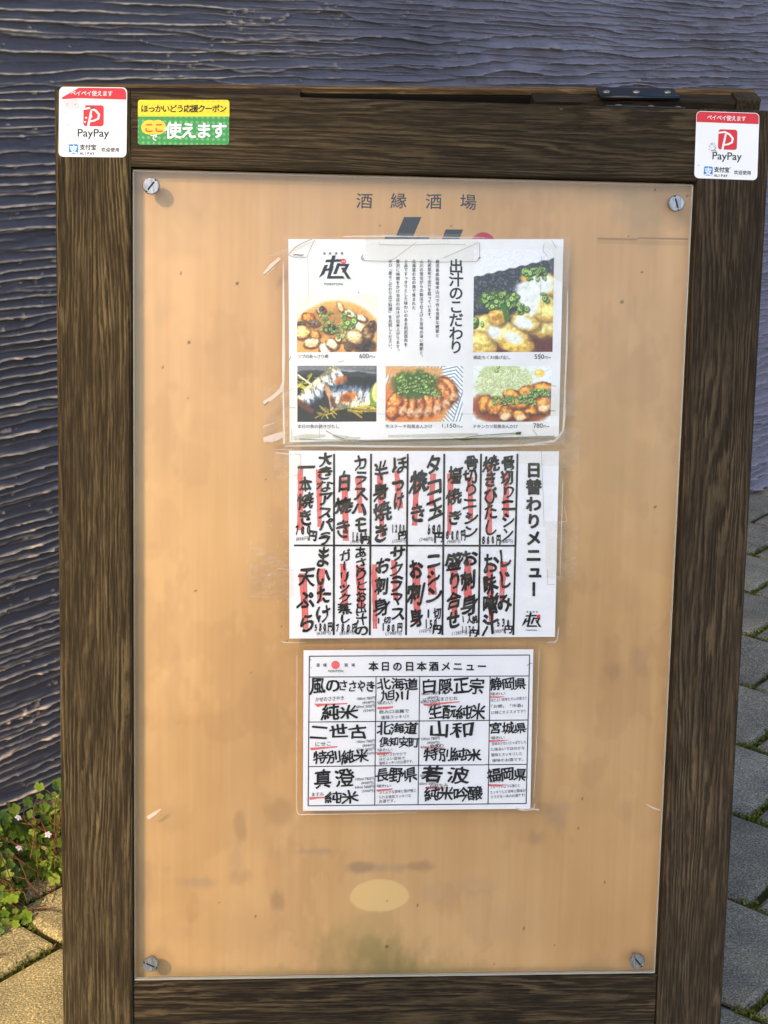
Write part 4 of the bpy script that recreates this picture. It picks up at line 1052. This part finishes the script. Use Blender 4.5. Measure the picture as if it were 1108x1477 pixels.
p.path([(768, 619), (775, 628)], .5); p.path([(470, 621), (482, 628), (496, 633)], .8)
p.each('tape_grime', M_scuff, t, off)
p = Print(PW + .0024); strip(p, [(655, 632.5), (670, 634), (690, 632)], [1, 3, 1]); strip(p, [(744, 625), (751, 625)], [3, 4]); p.each('algae_spot', plain('algae', lin(84, 88, 40), .9, .1, var=.3, sc=600), t, off)

# ---------------------------------------------------------------- handwritten daily menu
t, off = on_board('menu_sheet', (611, 785), .0006, 'white sheet of brush handwritten dishes highlighted in red, middle of three sheets', 'menu', 'menu sheets taped on the board')
sheet('paper', [(417, 650), (806.5, 651), (800.5, 918.5), (417.5, 921)], PW, M_paper_b, t, off)
p = Print(PW + .0006)
for xt, xb in ((482, 481.5), (535.3, 533.5), (588.3, 585.7), (641, 638.2), (694, 690.3), (746.6, 740.5)): p.line((xt, 654.5), (xb, 916), 2.9)
p.line((424, 786.7), (744, 787.2), 2.6); p.build('ruled_lines', M_ink, t, off)
p = Print(PW + .0003)
def hl(pts):
    pts = np.array(pts, float)
    p.nxt()
    L = []; Rr = []
    n = 14
    for i in range(n + 1):
        f = i / n * (len(pts) - 1); k = min(int(f), len(pts) - 2); q = pts[k] + (pts[k + 1] - pts[k]) * (f - k)
        L.append((q[0] - q[2] / 2 + random.uniform(-.5, .5), q[1])); Rr.append((q[0] + q[2] / 2 + random.uniform(-.5, .5), q[1]))
    for i in range(n): p.poly([L[i], Rr[i], Rr[i + 1], L[i + 1]])
for b in ([(730, 682, 8), (730, 746, 9)], [(706, 668, 8), (706, 770, 7)], [(678, 688, 9), (679, 750, 7)], [(650, 683, 9), (648, 772, 5)], [(625, 683, 9), (622, 730, 6)], [(601, 686, 8), (598, 758, 8)], [(572, 679, 7), (577, 733, 10)],
          [(548, 682, 9), (551, 775, 6)], [(517, 688, 10), (520, 740, 6)], [(497, 690, 9), (499, 780, 9)], [(460, 677, 9), (461, 760, 6)], [(433.5, 676, 8), (433, 765, 9)],
          [(727, 810, 11), (723, 868, 6)], [(706, 812, 10), (709, 896, 7)], [(675, 807, 10), (675, 865, 12)], [(655, 814, 11), (656, 890, 8)], [(622, 816, 11), (624, 858, 12)], [(600, 814, 13), (602, 900, 9)],
          [(568, 808, 7), (571, 866, 7)], [(540, 814, 8), (541, 907, 6)], [(519, 816, 12), (521, 876, 10)], [(495, 813, 9), (498, 880, 9)], [(464, 820, 12), (461, 868, 7)], [(437, 827, 12), (441, 907, 8)]): hl(b)
p.each('marker_stroke', M_marker, t, off)
p = Print(PW + .0009)
BV = [('骨切りニシン', 733, 657, 780, 22), ('焼きびたし', 708, 658, 772, 22), ('骨切りニシン', 679, 657, 776, 21), ('塩焼き', 656, 670, 762, 21), ('タコ玉', 627, 656, 748, 24), ('焼き', 603, 672, 764, 25), ('ほっけ', 575, 657, 735, 23),
      ('半身焼き', 550, 664, 782, 23), ('カラスハモ', 520, 656, 768, 24), ('白焼き', 496, 677, 780, 22), ('大きなアスパラ', 469, 653, 786, 23), ('一本焼き', 441, 664, 757, 22),
      ('しじみ', 728, 789, 884, 23), ('お味噌汁', 707, 799, 914, 24), ('お刺身', 677, 788, 888, 23), ('盛り合せ', 655, 796, 907, 23), ('ニシン', 625, 794, 872, 23), ('お刺身', 601, 804, 908, 24), ('サクラマス', 573, 788, 896, 22), ('お刺身', 551, 800, 890, 22),
      ('あさりとお出汁の', 521, 789, 917, 19), ('ガーリック蒸し', 497, 794, 900, 20), ('まいたけ', 466, 789, 900, 24), ('天ぷら', 441, 815, 914, 24)]
for s_, x, y0, y1, w in BV: p.brush_ver(s_, x, y0, y1, w * .98, .038)
for s_, x0, x1, y, h in [('880円', 697, 721, 778, 10), ('880円', 645, 670, 771, 11), ('680', 618, 637, 763, 13), ('円', 627, 639, 774, 11), ('1200', 566, 585, 762, 11), ('円', 575, 586, 772, 9), ('1680', 509, 530, 773, 12), ('円', 523, 533, 778, 9),
                         ('780', 427, 450, 764, 12), ('円', 446, 456, 772, 10), ('530', 718, 737, 898, 10), ('円', 728, 738, 908, 9), ('1人前', 667, 687, 893, 9), ('1170', 667, 685, 907, 9), ('円', 678, 688, 913, 8), ('1切', 616, 635, 885, 11), ('150', 614, 632, 899, 11), ('円', 625, 636, 907, 9),
                         ('1切', 545, 562, 895, 8), ('180円', 552, 579, 905, 10), ('780円', 486, 514, 905, 10), ('580円', 455, 478, 904, 10)]:
    p.brush_hor(s_, x0 - 1, x1 + 1.5, y, h * 1.4, .05)
p.each('handwriting', M_ink, t, off)
p = Print(PW + .0009)
for s_, x0, x1, y in [('(968円)', 720, 740, 782), ('(968円)', 645, 664, 782), ('(748円)', 605, 625, 779), ('(1320円)', 566, 585, 781), ('(1848円)', 506, 523, 782), ('(858円)', 427, 446, 778), ('(583円)', 713, 729, 911.5), ('(1287円)', 652, 674, 914), ('(165円)', 605, 622, 911), ('(198円)', 556, 579, 914.5), ('(858円)', 490, 511, 914), ('(638円)', 457, 477, 914)]:
    p.fit(s_, x0, y - 3.4, x1, y + 3.2, 0., .06)
p.each('handwriting', M_grey_ink, t, off)
p = Print(PW + .0009)
p.ver('日替わりメニュー', 770, 665.5, 862, 23, .05)
p.each('title_lettering', M_ink, t, off)
p = Print(PW + .0009); p.hor('酒縁酒場', 758.5, 776.5, 882.5, 2.6, .02); logo(p, 766, 895, 23); p.fit('TONTON', 758, 908, 774, 910, .02); p.build('emblem', M_ink, t, off)
p = Print(PW + .0010); p.disc(777, 889, 2.7, n=14); p.build('red_dot', M_red, t, off)
sheet('plastic_sleeve', [(410, 647), (812, 647.5), (806, 925), (410, 927)], PW + .0018, M_sleeve, t, off)
p = Print(PW + .0022)
strip(p, [(405, 924), (410, 926.5), (440, 927)], [.6, 1, .4]); strip(p, [(806, 905), (804, 922), (801, 926), (790, 926.5)], [.8, 1, 1.6, .6]); strip(p, [(812, 690), (810, 760), (808, 830)], [.5, .9, .5])
strip(p, [(400, 820), (424, 822)], [.5, .6]); strip(p, [(814, 730), (818, 752), (786, 754)], [.5, .7, .5]); strip(p, [(788, 832), (810, 832)], [.5, .5]); strip(p, [(571, 665), (588, 656)], [.5, .4])
p.nxt()
for i in range(34): p.disc(random.uniform(388, 416), 655 + 8 * i * random.uniform(.9, 1), random.uniform(.3, .9), n=6)
p.nxt()
for i in range(20): p.disc(random.uniform(808, 834), 650 + 14 * i, random.uniform(.3, .8), n=6)
p.each('crease_glint', M_crease_glint, t, off)
p = Print(PW + .0023); p.path([(425, 655), (434, 655), (434, 684), (424, 686)], .4); p.path([(781, 650), (783, 700), (785, 760)], .35); p.path([(790, 820), (790, 843), (800, 843)], .35)
p.each('tape_grime', M_scuff, t, off)
p = Print(PW + .0021); p.nxt().poly([(396, 650), (434, 654), (434, 690), (396, 690)]); p.nxt().poly([(786, 752), (834, 754), (832, 840), (788, 834)]); p.nxt().poly([(360, 780), (424, 820), (424, 862), (358, 862)]); p.each('tape', M_tape, t, off)

# ---------------------------------------------------------------- sake list
t, off = on_board('menu_sheet', (603, 1052), .0006, 'small white sheet with a ruled table of handwritten names, lowest sheet', 'menu', 'menu sheets taped on the board')
sheet('paper', [(438, 938), (769.5, 936.5), (765, 1166.5), (437, 1169.5)], PW, M_paper_b, t, off)
p = Print(PW + .0006)
FQ = [(446.3, 946.5), (764, 944.8), (759, 1159), (444.5, 1162.3)]
for i in range(4): p.line(FQ[i], FQ[(i + 1) % 4], 1.3)
p.line((446, 976.5), (763.3, 975), 1.2); p.line((445.6, 1041.5), (761.8, 1038.5), 1.2); p.line((445, 1105.6), (760.4, 1102.5), 1.2)
for a, b in (((542.5, 976), (540.5, 1161.3)), ((605.5, 976), (603, 1160.5)), ((707, 975.3), (704, 1159.5))): p.line(a, b, 1.2)
p.build('ruled_lines', M_ink, t, off)
p = Print(PW + .0003)
for q in [[(453, 1015), (501, 1014), (501, 1015.6), (466, 1018), (458, 1020)], [(543.5, 1020), (568, 1018.5), (567, 1021), (556, 1023), (544, 1023)], [(610, 1015), (663, 1011.5), (663, 1013), (625, 1017.5), (612, 1018)], [(706, 1004), (729, 1004.5), (720, 1006.5), (706, 1006.5)],
          [(447, 1078.5), (487, 1076), (486.5, 1078), (465, 1080.5), (449, 1082.5)], [(542, 1085), (568, 1084.5), (560, 1087), (544, 1089)], [(613, 1077.5), (644, 1078.5), (630, 1080), (613, 1080)], [(704.5, 1067.5), (737, 1067), (725, 1069), (706, 1070.5)],
          [(446, 1149.5), (471, 1149), (470, 1151), (458, 1152), (447, 1154)], [(542, 1139), (567, 1137), (565, 1139.5), (545, 1142)], [(613, 1135), (650, 1136), (640, 1137.5), (614, 1138)], [(703.5, 1131), (733, 1131.5), (720, 1134), (704, 1134)]]: p.nxt().poly(q)
p.each('marker_stroke', M_marker, t, off)
p = Print(PW + .0006); p.disc(484, 959, 6); p.build('red_dot', plain('pink_red_print', lin(234, 104, 108), .5, .3, var=0), t, off)
p = Print(PW + .0009)
p.hor('酒縁', 453.5, 474, 959.2, 5.4, .008); p.hor('酒場', 494, 514.5, 959.2, 5.4, .008); p.fit('TONTON', 473, 966.3, 495, 969.6, .008)
p.hor('本日の日本酒メニュー', 530, 704, 961, 14.6, .030, slope=0., warp=.05)
p.each('title_lettering', M_ink, t, off)
p = Print(PW + .0009)
for s_, x0, x1, y, h in [('風の', 447, 491, 989, 24), ('ささやき', 489, 541, 989.5, 17), ('純米', 464, 516, 1028, 21), ('北海道', 544, 603, 986, 18), ('旭川', 549, 591, 1003, 15), ('白隠正宗', 608, 699, 989, 24), ('生酛純米', 617, 701, 1027, 21), ('静岡県', 707, 759, 986, 18),
        ('二世古', 447, 530, 1056, 21), ('特別純米', 452, 531, 1091, 20), ('北海道', 544, 603, 1051, 17), ('倶知安町', 547, 604, 1070, 15), ('山和', 618, 684, 1053, 22), ('特別純米', 611, 694, 1088, 19), ('宮城県', 706, 760, 1050, 17),
        ('真', 453, 478, 1124, 32), ('澄', 482, 511, 1122, 26), ('純米', 470, 516, 1150, 19), ('長野県', 542, 601, 1117, 20), ('若', 610, 638, 1117, 26), ('波', 646, 676, 1117, 25), ('純米吟醸', 613, 695, 1145, 21), ('福岡県', 704, 760, 1117, 19)]:
    p.brush_hor(s_, x0, x1, y, h, .025)
p.each('handwriting', M_ink, t, off)
p = Print(PW + .0009)
SM = [('かぜのささやき', 455, 496, 1009, 6), ('味わい', 545, 566, 1014, 5.5), ('飲み口淡麗で', 547, 590, 1027, 5.4), ('後味スッキリ!!', 550, 590, 1035, 5.4), ('はくいんまさむね', 610, 660, 1009.5, 5.5), ('味わい', 708, 729, 1001, 5), ('ほどよい旨味とキレの良さ!!', 708, 759, 1010, 5), ('「お燗」「冷酒」', 709, 754, 1019, 5), ('に特にオススメです!!', 709, 758, 1028, 5),
      ('にせこ', 455, 477, 1073.5, 6), ('味わい', 545, 566, 1082, 5), ('口当りさわやかで', 547, 586, 1089, 4.8), ('ほどよい旨味で', 547, 584, 1095, 4.8), ('後味スッキリのお酒です。', 547, 596, 1101, 4.8), ('やまわ', 620, 640, 1076, 5.5), ('味わい', 709, 728, 1064.5, 5), ('甘味の少ないさっぱりした', 709, 759, 1073, 4.8), ('た味あいでほのかな', 708, 757, 1081, 4.8), ('酸味とスッキリした', 709, 753, 1089, 4.8), ('後味のお酒です。', 710, 755, 1097, 4.8),
      ('ますみ', 450, 467, 1146, 5.2), ('味わい', 544, 564, 1134, 5), ('ふくよかな旨味と酸が感じ', 547, 600, 1143, 4.8), ('られる後味スッキリな', 547, 593, 1150, 4.8), ('お酒です。', 547, 570, 1156, 4.8), ('わかなみ', 620, 646, 1133.5, 5), ('味わい', 706, 724, 1127, 5), ('フルーツのような香りと', 707, 750, 1135.5, 4.8), ('スッキリした甘味と酸味が', 707, 758, 1143, 4.8), ('ひろがる一本のお酒です!', 708, 757, 1149.5, 4.8)]
for k in range(3):
    y = (1008, 1070, 1124)[k]; x = (515, 515, 513)[k]; y2 = (1001, 1066, 1119)[k]
    for x0, yy in ((x, y), (x + 93, y2)):
        SM += [('100ml 780円', x0, x0 + 26, yy, 4.6), ('(858円)', x0 + 8, x0 + 26, yy + 5.8, 4.4), ('60ml 500円', x0 - 1, x0 + 26, yy + 11.6, 4.6), ('(550円)', x0 + 9, x0 + 27, yy + 17.4, 4.4)]
for s_, x0, x1, y, h in SM: p.fit(s_, x0, y - h * .5, x1, y + h * .5, .004, .05)
p.each('handwriting', M_grey_ink, t, off)
sheet('plastic_sleeve', [(429, 932), (778, 930.5), (773, 1172), (428, 1176)], PW + .0018, M_sleeve, t, off)
p = Print(PW + .0022)
strip(p, [(428.5, 945), (428, 1050), (427.8, 1168), (431, 1175), (480, 1174.5), (600, 1172)], [.7, .5, .8, 1.4, .8, .5]); strip(p, [(744, 1165.5), (752, 1168), (763, 1168.5)], [1.4, 2.6, .8]); strip(p, [(760, 1169), (768, 1167), (778, 1168)], [.8, 1.2, 2]); strip(p, [(765, 1168), (770, 1165), (772, 1159)], [.7, .8, .6])
strip(p, [(778, 940), (776, 1000), (774, 1080), (770, 1150)], [.5, .4, .6, .5]); p.nxt().disc(495, 937, 1.4, .8, n=8)
p.each('crease_glint', M_crease_glint, t, off)
p = Print(PW + .0023); p.path([(760, 960), (766, 956.5), (768, 957)], .7); p.path([(447, 951), (449, 953)], .7); p.path([(448.5, 963), (450, 963.5)], .8); p.each('tape_grime', M_scuff, t, off)

# a few torn scraps of tape left on the cover sheet
for cx_, cy_, st, wd, lab in ((220, 1178, [(213, 1180), (222, 1174), (232, 1167)], [5, 5, 1.4], 'torn curl of clear tape left on the lower left of the plastic cover'),
                              (943, 1165, [(932, 1160), (944, 1166), (953, 1169)], [1.0, 2.2, 1.2], 'thin pale sliver of tape at the right edge of the plastic cover')):
    p = Print(.0006); strip(p, st, wd); ts, off = on_board('tape_scrap', (cx_, cy_), .0003, lab, 'tape')
    p.build('scrap', M_tape_flap, ts, off)
